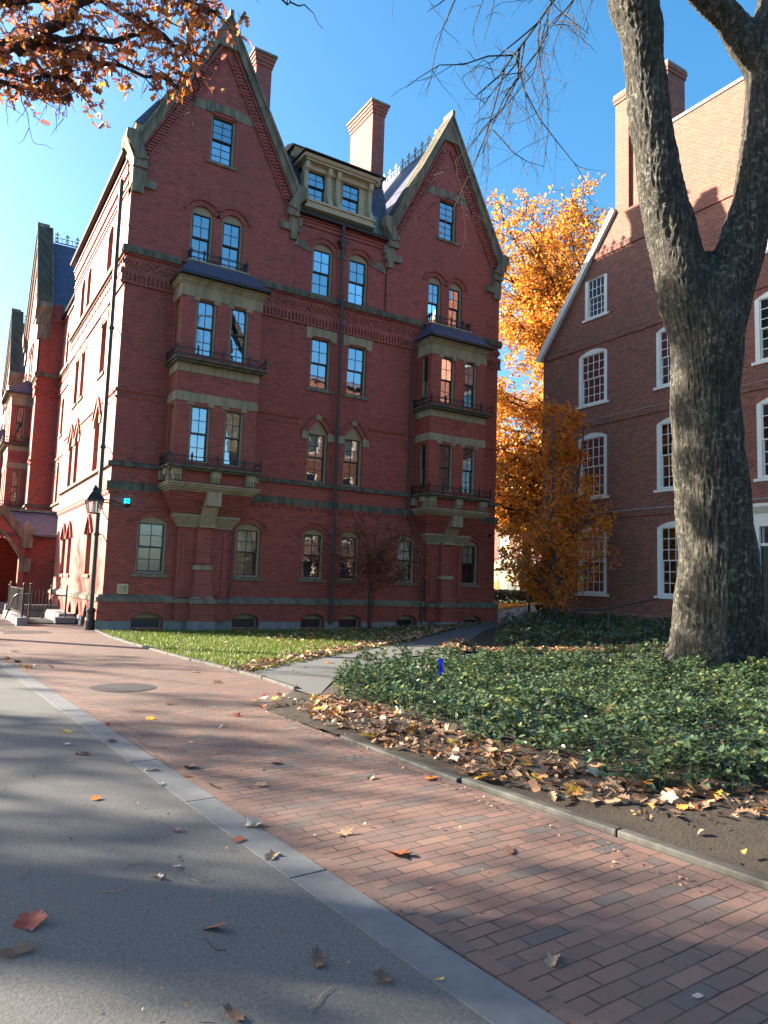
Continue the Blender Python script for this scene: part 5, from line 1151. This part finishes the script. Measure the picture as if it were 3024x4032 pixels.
for s_ in (-1, 1): q.tube([(c[0]-.155, c[1]+s_*.155, 3.5), (c[0]+.155, c[1]+s_*.155, 3.5)], .012, 6); q.tube([(c[0]+s_*.155, c[1]-.155, 3.5), (c[0]+s_*.155, c[1]+.155, 3.5)], .012, 6)
q.build('lantern_frame', 'iron', LN)
q = MB(); sq(q, .15, 3.505, .23, 3.88); q.build('glass_pane', 'dim glass', LN)
q = MB(); q.lathe((c[0], c[1], 3.5), [(.045, .0), (.05, .05), (.05, .33), (.03, .36)], 12); q.build('lamp_tube', 'frosted glass', LN)
q = MB(); q.tube([(.1, -.02, 3.86), (-.15, -.1, 3.87), (c[0], c[1], 3.90)], .018, 6); q.tube([(.1, -.02, 3.35), (-.06, -.08, 3.55), (-.15, -.1, 3.87)], .014, 6); q.build('wall_bracket', 'iron', LN)
BL = tag(empty('blue_light', (.56, -.3, 3.9)), 'glowing cyan blue safety light cantilevered beside the corner lantern', 'lamp')
q = MB(); q.lathe((.56, -.32, 3.74), [(.05, 0), (.09, .03), (.10, .12), (.07, .14)], 12); q.build('lamp_base', 'iron', BL)
q = MB(); q.box(WORLD, .49, .63, -.39, -.25, 3.87, 4.01); q.build('lens', 'lamp glow', BL, bevel=.02)
q = MB(); q.tube([(c[0]+.2, c[1], 3.9), (-.05, -.26, 3.94), (.2, -.3, 3.90), (.5, -.32, 3.80)], .018, 6); q.tube([(-.05, -.26, 3.9), (.2, -.3, 3.76), (.5, -.32, 3.78)], .01, 6); q.build('arm', 'iron', BL)
IB = tag(empty('intercom_box', (.67, -.03, 1.1)), 'cream metal call box fixed low on the red brick corner', 'call box')
q = MB(); q.box(FR, .51, .83, -.02, .06, 1.10, 1.41); q.build('case', 'box cream', IB, bevel=.012)
q = MB(); q.box(FR, .54, .66, .05, .068, 1.14, 1.37); q.box(FR, .67, .80, .05, .068, 1.14, 1.37); q.build('door_panel', 'cream paint', IB, bevel=.004)
q = MB(); q.lathe((.735, -.07, 1.18), [(.022, 0), (.022, .01)], 10); q.box(FR, .72, .75, .06, .078, 1.27, 1.33); q.build('button', 'pipe metal', IB)
WH = tag(empty('wall_camera', (15.2, -.1, 3.8)), 'small dark camera dome at the far end of the red hall front', 'camera')
q = MB(); q.box(FR, 15.1, 15.3, 0, .12, 3.78, 3.86); q.build('mount', 'iron', WH); q = MB(); q.lathe((15.2, -.18, 3.70), [(.02, 0), (.07, .03), (.08, .09), (.06, .12)], 12); q.build('dome', 'dim glass', WH)

def railing(name, label, p0, p1, h, zb=0.0, step=.12, posts=(0, 1), mt='iron', sz=.012):
    root = tag(empty(name, ((p0[0]+p1[0])/2, (p0[1]+p1[1])/2, zb)), label, 'railing')
    p0 = Vector(p0); p1 = Vector(p1); d = (p1-p0); l = d.length; d.normalize(); fr = lambda u, o, z: (p0.x+d.x*u-d.y*o, p0.y+d.y*u+d.x*o, z)
    q = MB()
    for z in (zb+.12, zb+h-.04): q.box(fr, 0, l, -.016, .016, z-.014, z+.014)
    q.build('rail', mt, root)
    q = MB(); k = step
    while k < l-.05: q.box(fr, k-sz, k+sz, -sz, sz, zb+.12, zb+h-.04); k += step
    kind(q.build('bars', mt, root), 'stuff')
    for t_ in posts:
        u = l*t_; q = MB(); q.box(fr, u-.03, u+.03, -.03, .03, zb-.1, zb+h+.06); q.lathe(fr(u, 0, zb+h+.06), [(.02, 0), (.045, .04), (.035, .09), (.0, .12)], 10); q.build('post', mt, root)
    return root
K = tag(empty('areaway_kerb', (-1.8, 3.5, 0)), 'grey granite kerb block under the left iron railing by the entrance', 'kerb')
q = MB(); q.box(WORLD, -2.0, -1.68, 2.0, 7.2, -.2, .26); q.build('block', 'granite', K, bevel=.02)
K = tag(empty('step_block', (-.45, 3.4, 0)), 'grey granite block under the handrail against the sunlit side wall', 'kerb')
q = MB(); q.box(WORLD, -.75, -.12, 3.0, 3.5, -.2, .22); q.box(WORLD, -.6, -.12, 3.5, 7.0, -.2, .32); q.build('block', 'granite', K, bevel=.02)
railing('iron_railing', 'black barred iron railing standing on the left granite kerb by the entrance', (-1.84, 2.25), (-1.84, 6.6), .92, .26, .13)
railing('area_railing', 'black barred iron railing across the back of the basement stair', (-1.8, 7.6), (-.35, 7.6), .95, .12, .13)
q = MB(); q.box(WORLD, -1.68, -.1, 2.95, 3.05, -.02, .03); q.box(WORLD, -1.68, -.1, 3.05, 7.5, -.02, .012); tag(q.build('stairwell', 'shade black'), 'flat near black slab painted as the shade of the basement stairwell between the two granite kerbs', 'stairwell')  # flat slab at ground level; its black colour stands in for stairwell shade
q = MB(); q.box(WORLD, -1.9, .0, 7.7, 7.95, -.1, .45); tag(q.build('stair_wall', 'granite', None, bevel=.01), 'low stone wall behind the basement stairwell', 'wall')
for (x, y, z, lb) in ((-1.62, 2.5, .26, 'black bent handrail beside the left barred railing of the stairwell'), (-.45, 3.15, .22, 'black bent handrail rising from the granite step block')):
    root = tag(empty('handrail', (x, y, z)), lb, 'handrail')
    q = MB(); q.tube([(x, y, z-.05), (x, y, z+1.0)], .03, 8); q.lathe((x, y, z+1.0), [(.02, 0), (.04, .04), (.0, .1)], 8); q.build('post', 'iron', root)
    q = MB(); q.tube([(x, y, z+.72), (x-.35, y+.3, z+.70), (x-.42, y+.4, z+.62), (x-.6, y+.9, z-.1)], .024, 8); q.build('rail', 'iron', root)
hr = tag(empty('handrail', (11.3, -9.2, .2)), 'thin black handrail just left of the big trunk', 'handrail')
q = MB(); q.tube([(12.9, -8.3, .25), (12.9, -8.3, 1.15)], .03, 8); q.build('post', 'iron', hr); q = MB(); q.tube([(12.0, -7.6, 1.05), (12.9, -8.3, 1.15), (14.0, -9.2, 1.5)], .025, 8); q.build('rail', 'iron', hr)
VP = tag(empty('vent_pipe', (17.35, -.75, .3)), 'stout black vent pipe standing beside the small orange tree', 'vent pipe')
q = MB(); q.tube([(17.3, -.9, .2), (17.3, -.9, .95)], .14, 12); q.build('stack', 'iron', VP); q = MB(); q.tube([(17.3, -.9, .90), (17.1, -.75, .95)], .12, 10); q.box(WORLD, 17.0, 17.55, -1.05, -.75, .92, 1.02); q.build('hood', 'iron', VP); q = MB(); q.box(WORLD, 17.15, 17.24, -1.06, -1.03, .48, .62); q.build('tag_plate', 'white paint', VP)
FL = tag(empty('marker_flag', (1.65, -15.3, .1)), 'small bright blue marker flag on a wire in the ground cover', 'flag')
q = MB(); q.tube([(1.65, -15.3, .1), (1.66, -15.3, .62)], .004, 5); q.build('wire', 'iron', FL)
q = MB(); vs = []; 
for i in range(5):
    for j in range(4): vs.append((1.65+.024*(j-1.5)*(.7 if i == 4 else 1), -15.3+.018*math.sin(i*2+j*1.7), .64-.052*i+.008*math.sin(j*3)))
q.add(vs, [(i*4+j, i*4+j+1, i*4+j+5, i*4+j+4) for i in range(4) for j in range(3)]); q.build('cloth', 'flag blue', FL)
LP = tag(empty('street_lamp', (22.2, 5.2, .4)), 'black post lantern half hidden in the orange tree beside the far path', 'street lamp')
q = MB(); q.lathe((22.2, 5.2, .4), [(.09, 0), (.08, .4), (.045, .6), (.035, 3.3), (.06, 3.4)], 10); q.build('post', 'iron', LP)
q = MB()
for sx in (-1, 1):
    for sy in (-1, 1): q.tube([(22.2+sx*.12, 5.2+sy*.12, 3.8), (22.2+sx*.2, 5.2+sy*.2, 4.35)], .015, 5)
q.hexa(WORLD, [(21.98, 4.98, 4.35), (22.42, 4.98, 4.35), (21.98, 5.42, 4.35), (22.42, 5.42, 4.35), (22.15, 5.15, 4.6), (22.25, 5.15, 4.6), (22.15, 5.25, 4.6), (22.25, 5.25, 4.6)]); q.build('lantern', 'iron', LP)

# ================================================================== plants
def wob(p0, p1, n, amp, r_, sag=0.0):
    p0 = np.array(p0, float); p1 = np.array(p1, float); t_ = np.linspace(0, 1, n)[:, None]; P = p0+(p1-p0)*t_
    off = np.cumsum(r_.normal(0, 1, (n, 3)), 0); off -= off[0]+(off[-1]-off[0])*t_; l = np.linalg.norm(p1-p0)
    P = P+off*amp*l/n**.5; P[:, 2] += sag*l*np.sin(np.pi*t_[:, 0]); return P
def tree(name, label, cat, base, H, tr, crown, nl, ns, nt_, leafn, leafs, lm, bm_, seed, zlow=.3, trunkfrac=.55, sag=.06, twr=.008, multi=1, leafspread=.35, group=None, droop=.2, keep=None, topr=.35):
    """crown = list of ellipsoids (cx,cy,cz,rx,ry,rz) relative to the base; limbs grow from the trunk to points in it"""
    r_ = np.random.default_rng(seed); base = np.array(base, float); q = MB()
    root = tag(empty(name, tuple(base)), label, cat, group)
    stems = []
    for s_ in range(multi):
        top = base+np.array([r_.normal(0, .03*H*(1+1.2*(multi > 1))), r_.normal(0, .03*H*(1+1.2*(multi > 1))), H*trunkfrac]); st = wob(base+np.array([0, 0, -.2]), top, 9, .03, r_); stems.append(st)
        rr = np.linspace(1, topr, 9)*tr/(multi**.5); rr[0] *= 1.35; rr[1] *= 1.1; q.tube(st, rr, 10)
    def pt():
        e = crown[r_.integers(len(crown))]; d = r_.normal(0, 1, 3); d /= np.linalg.norm(d); u = r_.uniform(.45, 1)**.6
        return base+np.array(e[:3])+d*np.array(e[3:])*u
    tw = []
    for i in range(nl):
        e = pt(); st = stems[r_.integers(len(stems))]; f = r_.uniform(zlow, 1)
        d = e[2]-base[2]; k = int(np.clip(np.searchsorted(st[:, 2], e[2]-np.linalg.norm((e-st[-1])[:2])*.75), 9*zlow, 8)); a = st[k]
        P = wob(a, e, 8, .09, r_, sag); l0 = tr*(1-.6*k/8)*.42/(multi**.3); q.tube(P, np.linspace(l0, twr*1.5, 8), 6)
        for j in range(ns):
            k2 = r_.integers(2, 8); a2 = P[k2]; ov = a2-base; ov[2] = (ov[2]-np.mean([c_[2] for c_ in crown]))*.6; ov = ov/(np.linalg.norm(ov)+1e-6); dv = ov*.9+r_.normal(0, .75, 3); dv /= np.linalg.norm(dv); e2 = a2+dv*r_.uniform(.12, .34)*np.linalg.norm(P[-1]-P[0]); P2 = wob(a2, e2, 6, .12, r_, sag*.5); q.tube(P2, np.linspace(max(twr*1.6, l0*(1-k2/8)*.6), twr, 6), 5)
            for m_ in range(nt_):
                k3 = r_.integers(1, 6); a3 = P2[k3]; v = r_.normal(0, 1, 3); v[2] -= droop; v /= np.linalg.norm(v); e3 = a3+v*leafspread*r_.uniform(.8, 2.2); P3 = wob(a3, e3, 4, .12, r_)
                q.tube(P3, [twr, twr*.8, twr*.6, twr*.4], 3, cap=False); tw.append(P3)
    q.build('trunk', bm_, root, smooth=True)
    tw = np.array(tw)
    n = leafn; i = r_.integers(0, len(tw), n); t_ = r_.uniform(.2, 1.05, n)*3; k = np.minimum(t_.astype(int), 2); f = (t_-k)[:, None]
    C = tw[i, k]*(1-f)+tw[i, k+1]*f+r_.normal(0, .05+leafs*.5, (n, 3))
    if keep is not None: C = C[keep(C)]
    cloud('crown', C, leafs, lm, root, 1.6, .6, .5, .35)
    return root
# big golden tree behind, between the two halls
tree('golden_tree', 'tall golden orange tree rising between the two brick halls', 'tree', (28.6, 9.5, .6), 28, .62, [(-2.2, 0, 20.5, 5.0, 5.0, 5.2), (2.6, 0, 21.8, 5.6, 5.5, 5.2), (-3.4, 0, 14, 3.6, 4.5, 5.5), (-4.0, -.5, 8.0, 2.6, 3.0, 3.4), (1, 0, 16, 5, 5, 5)], 95, 8, 6, 62000, .20, 'golden leaf', 'dark bark', 5, .2, .6, .05, .018, leafspread=.6, droop=.3)
tree('golden_tree', 'smaller golden tree glimpsed behind the tall one above the hedge', 'tree', (33, 17, .6), 15, .3, [(0, 0, 9, 4.5, 4.5, 4.5)], 16, 6, 5, 9000, .28, 'golden leaf', 'dark bark', 15, .2, .6, .05, .014, leafspread=.5)
# small orange tree by the old hall
tree('orange_tree', 'small upright orange and green leaved tree in front of the old brick hall', 'tree', (17.2, -1.75, .28), 9.6, .15, [(0, 0, 7.4, .7, .7, 1.7), (0.1, -.1, 5.6, 1.9, 1.7, 1.7), (.0, -.1, 4.0, 3.0, 2.4, 1.4), (.0, -.1, 3.0, 3.0, 2.4, 1.0)], 58, 7, 5, 9500, .145, 'orange leaf', 'smooth bark', 8, .14, .85, .03, .006, multi=2, leafspread=.24, droop=.1)
# little red maple against the front
tree('red_maple', 'little bare maroon maple with fine branches before the red hall', 'tree', (8.55, -1.7, .16), 4.2, .085, [(0, 0, 3.3, 1.5, 1.0, .8), (1.0, 0, 2.7, 1.3, 1.0, .8), (-.9, 0, 2.7, 1.3, 1.0, .7)], 36, 5, 3, 2000, .07, 'maroon leaf', 'red bark', 21, .3, .5, -.05, .006, multi=3, leafspread=.22, droop=0)
# ---- big forked tree in the bed
BT = tag(empty('forked_tree', (10.0, -13.75, .2)), 'massive grey barked tree with forked trunk standing in the ground cover', 'tree')
ctr = [(10.0, -13.72, -.3, 1.62), (10.0, -13.75, .1, 1.26), (9.99, -13.8, .5, 1.06), (9.97, -13.86, 1.1, .96), (9.92, -13.9, 1.65, .92), (9.86, -13.94, 2.4, .85), (9.72, -13.96, 3.3, .82), (9.57, -13.98, 4.2, .79), (9.48, -13.98, 4.7, .77), (9.35, -14.03, 5.74, .75), (9.3, -14.11, 6.66, .77), (9.26, -14.16, 7.3, .80), (9.2, -14.2, 8.0, .62), (9.2, -14.25, 8.5, .38), (9.2, -14.25, 8.8, .2), (9.22, -14.28, 9.0, .08)]
lf = [(9.1, -14.1, 6.9, .62), (8.80, -14.0, 8.0, .62), (8.60, -13.95, 8.75, .58), (8.41, -13.9, 9.43, .565), (8.23, -13.86, 10.0, .53), (8.01, -13.84, 11.1, .485), (7.82, -13.84, 12.0, .475), (7.67, -13.85, 12.9, .455), (7.56, -13.86, 13.55, .50), (7.35, -13.82, 14.2, .58), (7.2, -13.8, 15.2, .48), (7.3, -13.6, 17.5, .36), (7.0, -13.2, 20, .25)]
rf = [(9.35, -14.2, 6.9, .62), (9.60, -14.45, 8.2, .60), (9.80, -14.68, 9.2, .52), (9.92, -14.87, 10.1, .48), (9.96, -15.01, 11.0, .47), (9.95, -15.13, 12.1, .46), (9.93, -15.24, 13.0, .5), (10.0, -15.4, 14.2, .46), (10.3, -15.7, 17, .33), (10.5, -15.6, 20, .22)]
rb = [(9.75, -15.15, 12.9, .42), (9.35, -14.95, 13.55, .38), (8.95, -14.75, 14.05, .36), (8.45, -14.5, 14.6, .30), (7.6, -14.0, 15.8, .22), (6.8, -13.3, 17.5, .14)]
q = MB()
for lst in (ctr, lf, rf, rb):
    pts = [Vector(p[:3]) for p in lst]; fine = []; fr_ = []
    for i in range(len(lst)-1):
        for k in range(5):
            t_ = k/5; p0, p1, p2, p3 = pts[max(i-1, 0)], pts[i], pts[i+1], pts[min(i+2, len(pts)-1)]
            fine.append(.5*((2*p1)+(-p0+p2)*t_+(2*p0-5*p1+4*p2-p3)*t_*t_+(-p0+3*p1-3*p2+p3)*t_**3)); fr_.append(lst[i][3]*(1-t_)+lst[i+1][3]*t_)
    fine.append(pts[-1]); fr_.append(lst[-1][3]); q.tube(fine, fr_, 28)
raw = q.build('trunk_raw', 'grey bark')
md = raw.modifiers.new('r', 'REMESH'); md.mode = 'VOXEL'; md.voxel_size = .045
sm = raw.modifiers.new('s', 'SMOOTH'); sm.factor = .5; sm.iterations = 5
sb = raw.modifiers.new('d', 'SUBSURF'); sb.levels = 1; sb.render_levels = 1
dg = bpy.context.evaluated_depsgraph_get(); me = bpy.data.meshes.new_from_object(raw.evaluated_get(dg)); bpy.data.objects.remove(raw)
nv = len(me.vertices); co = np.empty(nv*3, np.float32); no = np.empty(nv*3, np.float32); me.vertices.foreach_get('co', co); me.vertices.foreach_get('normal', no); co = co.reshape(-1, 3); no = no.reshape(-1, 3)
cx = np.interp(co[:, 2], [p[2] for p in ctr], [p[0] for p in ctr]); cy = np.interp(co[:, 2], [p[2] for p in ctr], [p[1] for p in ctr]); th = np.arctan2(co[:, 1]-cy, co[:, 0]-cx)
flare = np.clip((2.2-co[:, 2])/2.2, 0, 1)**1.6
disp = .13*flare*np.sin(5*th+1.2*np.sin(2*th)+.5)+.05*flare*np.sin(11*th+2)
ks = np.array([mnoise.noise(Vector((c_[0]*9, c_[1]*9, c_[2]*1.6))) for c_ in co]); k2 = np.array([mnoise.noise(Vector((c_[0]*20, c_[1]*20, c_[2]*4.5+7))) for c_ in co]); k3 = np.array([mnoise.noise(Vector((c_[0]*1.5, c_[1]*1.5, c_[2]*1.1))) for c_ in co])
disp += .028*(1-2*np.abs(ks))+.018*(1-2*np.abs(k2))+.05*k3-.085
co += no*disp[:, None]; me.vertices.foreach_set('co', co.ravel().astype(np.float32)); me.update(); me.polygons.foreach_set('use_smooth', [True]*len(me.polygons)); me.materials.clear(); me.materials.append(MATS['grey bark'])
me.name = 'trunk'; o = bpy.data.objects.new('trunk', me); COL.objects.link(o); parent(o, BT)
# drooping bare twigs reaching in from the upper limbs
r_ = np.random.default_rng(3); q = MB()
def spray(pts, r0, depth, dens, spread, lmin):
    P = np.array(pts, float); n = len(P); q.tube([Vector(p) for p in P], np.linspace(r0, r0*.3, n), 5 if r0 > .01 else 3)
    if depth == 0: return
    L_ = np.linalg.norm(np.diff(P, axis=0), axis=1).sum()
    for i in range(max(2, int(L_*dens))):
        f = r_.uniform(.08, 1)*(n-1); k = min(int(f), n-2); a = P[k]+(P[k+1]-P[k])*(f-k); d = P[k+1]-P[k]; d /= np.linalg.norm(d)
        v = d*.7+r_.normal(0, .75, 3)*spread; v[2] -= .35; v /= np.linalg.norm(v); l = max(lmin, L_*r_.uniform(.18, .5)); m_ = 5; pp = [a]
        for j in range(m_): v = v+r_.normal(0, .22, 3)+np.array([0, 0, -.10]); v /= np.linalg.norm(v); pp.append(pp[-1]+v*l/m_)
        spray(pp, max(.0027, r0*.45), depth-1, dens*1.35, spread, lmin*.6)
spray([(4.8, -14.9, 13.2), (4.2, -14.8, 12.4), (3.7, -14.6, 11.8)], .02, 2, 3.0, .8, .3)
spray([(7.2, -13.8, 15.2), (6.2, -14.3, 15.0), (5.2, -14.8, 13.8), (4.5, -15.0, 12.6), (3.92, -15.06, 11.7), (3.53, -14.74, 10.95), (3.39, -14.63, 10.71), (3.18, -14.45, 10.3), (2.88, -14.23, 9.96)], .034, 3, 2.0, .9, .3)
spray([(3.45, -14.67, 10.8), (3.46, -14.63, 10.3), (3.3, -14.49, 9.97), (3.13, -14.31, 9.38), (3.05, -14.23, 9.0)], .02, 2, 4, .8, .3)
spray([(3.18, -14.34, 9.4), (3.51, -14.5, 9.02), (3.72, -14.61, 8.88), (3.96, -14.75, 8.81)], .012, 1, 4, .8, .2)
spray([(5.2, -14.8, 13.8), (4.2, -14.9, 13.0), (3.4, -14.7, 12.3), (2.7, -14.5, 11.9), (2.2, -14.3, 11.5)], .03, 3, 2.6, .9, .35)
spray([(6.2, -14.3, 15.0), (5.6, -14.4, 13.6), (5.0, -14.3, 12.6), (4.6, -14.2, 12.0)], .03, 2, 3, .9, .35)
q.build('twig_spray', 'dark bark', BT)
# ---- oak reaching in from the left
OK_ = tag(empty('red_oak', (-9.6, -14.2, 0)), 'red leaved oak reaching its branches over the scene from the upper left', 'tree')
q = MB(); q.tube([(-9.6, -14.2, -.2), (-9.6, -14.2, .4), (-9.5, -14.2, 3), (-9.3, -14.1, 5.5), (-9.0, -14, 7.5)], [.6, .46, .4, .36, .3], 14)
br = []
def limb(pts, r0, r1): 
    P = np.array(pts, float); tt = np.linspace(0, len(P)-1, 3*len(P)); k = np.minimum(tt.astype(int), len(P)-2); f = (tt-k)[:, None]; Q = P[k]*(1-f)+P[k+1]*f+r_.normal(0, .025, (len(tt), 3)); q.tube(Q, np.linspace(r0, r1, len(Q)), 7); br.append(Q); return Q
limb([(-9, -14, 7.5), (-7.2, -13.6, 8.2), (-5.4, -13.4, 8.1), (-4.17, -13.81, 8.01), (-3.84, -14.02, 8.08), (-3.61, -14.19, 8.32), (-3.3, -14.42, 8.64), (-2.7, -14.8, 9.0)], .13, .04)
limb([(-3.9, -14.0, 8.06), (-3.65, -14.15, 8.13), (-3.21, -14.41, 8.16), (-2.59, -14.81, 8.24), (-2.1, -15.0, 8.1)], .055, .015)
limb([(-3.84, -14.02, 8.08), (-3.44, -14.26, 8.01), (-2.54, -14.76, 7.75), (-2.25, -14.95, 7.6)], .04, .01)
limb([(-9.3, -14.1, 6), (-7, -13.7, 7.4), (-5.5, -13.5, 8.1), (-4.3, -13.8, 8.55), (-3.92, -14.03, 8.6), (-3.4, -14.3, 8.75)], .10, .035)
limb([(-5.6, -13.4, 8.1), (-4.7, -13.6, 7.6), (-4.0, -13.8, 7.6), (-3.6, -14.1, 7.6)], .06, .012)
limb([(-4.6, -13.4, 7.95), (-4.0, -13.9, 7.7), (-3.5, -14.2, 7.65), (-3.3, -14.3, 7.55)], .035, .01)
limb([(-2.9, -14.7, 8.8), (-2.4, -15.1, 8.6), (-1.95, -15.3, 8.5)], .03, .01)
limb([(-3.3, -14.42, 8.64), (-2.7, -14.9, 8.3), (-2.2, -15.1, 7.9), (-2.05, -15.1, 7.6)], .03, .008)
limb([(-2.7, -14.8, 9.0), (-1.8, -15.3, 9.0), (-1.25, -15.7, 8.75), (-1.02, -15.81, 8.67), (-.85, -15.88, 8.39)], .02, .004)
limb([(-9, -14, 7.5), (-8.6, -14.5, 10), (-7.8, -15, 12)], .2, .05); limb([(-9, -14, 7.5), (-9.8, -14.4, 10.5), (-10.8, -15, 12)], .2, .05); limb([(-9.3, -14.1, 6), (-10.5, -15, 8), (-12, -16, 9.5)], .16, .04)
tips = []
for bi, Q in enumerate(br):
    ntw = 26 if bi < 8 else (3 if bi == 8 else 40)
    for i in range(ntw):
        k = r_.integers(len(Q)//4, len(Q)); a = Q[k]; v = r_.normal(0, 1, 3); v[2] -= .35; v /= np.linalg.norm(v); l = r_.uniform(.2, .62); P3 = wob(a, a+v*l, 5, .1, r_, .05); q.tube(P3, np.linspace(.009, .003, 5), 4, cap=False)
        if bi != 8: tips.append(P3)
        for j in range(2):
            a3 = P3[r_.integers(1, 5)]; v3 = v*.5+r_.normal(0, .7, 3); v3 /= np.linalg.norm(v3); P4 = wob(a3, a3+v3*l*.6, 5, .1, r_); q.tube(P4, np.linspace(.005, .002, 5), 3, cap=False)
            if bi != 8: tips.append(P4)
q.build('trunk', 'dark bark', OK_, smooth=True)
def lobed(n, C, size, mt, par, name='crown', tilt=1.5, droop=.5):
    """small lobed oak leaves"""
    out = [(0, 0), (.18, .10), (.28, .30), (.36, .10), (.52, .34), (.60, .11), (.78, .24), (1, 0)]
    T, B_, Nn = rot_frames(n, tilt); T[:, 2] -= droop; T /= np.linalg.norm(T, axis=1, keepdims=True); B_ = np.cross(T, Nn); B_ /= np.linalg.norm(B_, axis=1, keepdims=True); Nn = np.cross(B_, T); s_ = (size*r_.uniform(.65, 1.25, n))[:, None]; V = []; cu = r_.uniform(.05, .5, n)[:, None]
    for x, y in out: V.append(C+T*s_*x+B_*s_*y+Nn*s_*cu*(y-.35*x*x))
    for x, y in out[1:-1]: V.append(C+T*s_*x-B_*s_*y+Nn*s_*cu*(y-.35*x*x))
    V = np.stack(V, 1); m_ = V.shape[1]; F = []
    for i in range(1, 7): F.append((0, i, i+1)); 
    F = [(0, 1, 2), (0, 2, 3), (0, 3, 7), (3, 4, 5), (3, 5, 7), (5, 6, 7), (0, 9, 8), (0, 10, 9), (0, 7, 10), (10, 12, 11), (10, 7, 12), (12, 7, 13)]
    F = (np.arange(n)[:, None, None]*m_+np.array(F)[None]).reshape(-1, 3); return np_mesh(name, V.reshape(-1, 3), F, mt, par)
kind(lobed(len(LITTER), np.column_stack([LITTER, gza(LITTER[:, 0])+.07+rng.uniform(0, .035, len(LITTER))+.04*np.clip(LITTER[:, 0], -.5, .5)]), .12, 'dry leaf', None, 'leaf_litter', .4, 0.0), 'stuff')
tips = np.array(tips); n = 3500; i = r_.integers(0, len(tips), n); t_ = r_.uniform(.5, 4, n); k = np.minimum(t_.astype(int), 3); f = (t_-k)[:, None]
C = tips[i, k]*(1-f)+tips[i, k+1]*f+r_.normal(0, .03, (n, 3))
C = C[(C[:, 2] > 7.38) & ((C[:, 0] < -2.9) | (C[:, 2] > 7.58))]; lobed(len(C), C, .115, 'oak leaf', OK_)
# trees outside the frame that throw the dappled shade
tree('shade_tree', 'leafy tree beyond the left edge whose crown shades the lower walk', 'tree', (-20, -5.1, 0), 14, .4, [(0, 0, 9.4, 3.2, 2.8, 3.2), (-1.5, -4.2, 9.0, 3.6, 2.8, 3.4)], 18, 5, 4, 1150, .25, 'oak leaf', 'dark bark', 31, .3, .6, .05, .012, leafspread=.5)
tree('shade_tree', 'half bare tree beyond the left edge that dapples the upper walk', 'tree', (-21, 8, 0), 14, .35, [(0, 0, 9, 4.5, 4.0, 4)], 20, 4, 4, 1100, .24, 'oak leaf', 'dark bark', 33, .3, .6, .05, .012, leafspread=.5)
tree('shade_tree', 'narrow tree beyond the left edge shading the kerb and the bricks beside the bare soil', 'tree', (-21, -2.4, 0), 13, .25, [(0, 0, 9.2, 1.7, 1.5, 3.2)], 16, 4, 4, 800, .24, 'oak leaf', 'dark bark', 43, .3, .6, .05, .012, leafspread=.4)
tree('shade_tree', 'sparse tree beyond the left edge that flecks the middle of the walk with shade', 'tree', (-19.5, -.6, 0), 13, .3, [(0, 0, 8.6, 3.6, 2.6, 3.4)], 16, 4, 4, 850, .24, 'oak leaf', 'dark bark', 39, .3, .6, .05, .012, leafspread=.5)
tree('shade_tree', 'bare tree beyond the left edge casting branch shadows on the side wall', 'tree', (-17, 18, 0), 16, .3, [(0, 0, 9, 3.5, 3.5, 4.5)], 22, 5, 4, 900, .2, 'oak leaf', 'dark bark', 35, .3, .6, .05, .012, leafspread=.5)
tree('shade_tree', 'added unseen columnar tree beyond the left edge that shades the big forked trunk', 'tree', (-6.15, -.15, 0), 18, .2, [(0, 0, 10, .62, .5, 3.0), (0, 0, 14.5, .55, .45, 3.2)], 40, 4, 4, 2600, .2, 'oak leaf', 'dark bark', 41, .4, .9, .02, .008, leafspread=.15)  # added out of view to shade the viewer's side of the forked trunk
# hedge beyond the gap
HG = tag(empty('clipped_hedge', (29.5, 14, .55)), 'clipped grey green hedge in the gap between the two halls', 'hedge')
n = 16000; u = rng.uniform(0, 1, n); C = np.column_stack([25.5+9*u+rng.uniform(-.5, .5, n), 15.6-3.2*u+rng.uniform(-.5, .5, n), .55+rng.uniform(.05, 1, n)**.8*1.05])
lo_ = C[:, 2] < .95; C = C[~lo_ | (rng.uniform(0, 1, n) < .4)]
cloud('foliage', C, .12, 'hedge leaf', HG, 1.3)
q = MB()
for i in range(26):
    u = (i+.5)/26; x, y = 25.5+9*u, 15.6-3.2*u; q.tube([(x, y, .3), (x+.05, y, .8), (x+random.uniform(-.2, .2), y+random.uniform(-.2, .2), 1.4)], [.03, .025, .01], 5)
q.build('stem', 'dark bark', HG)
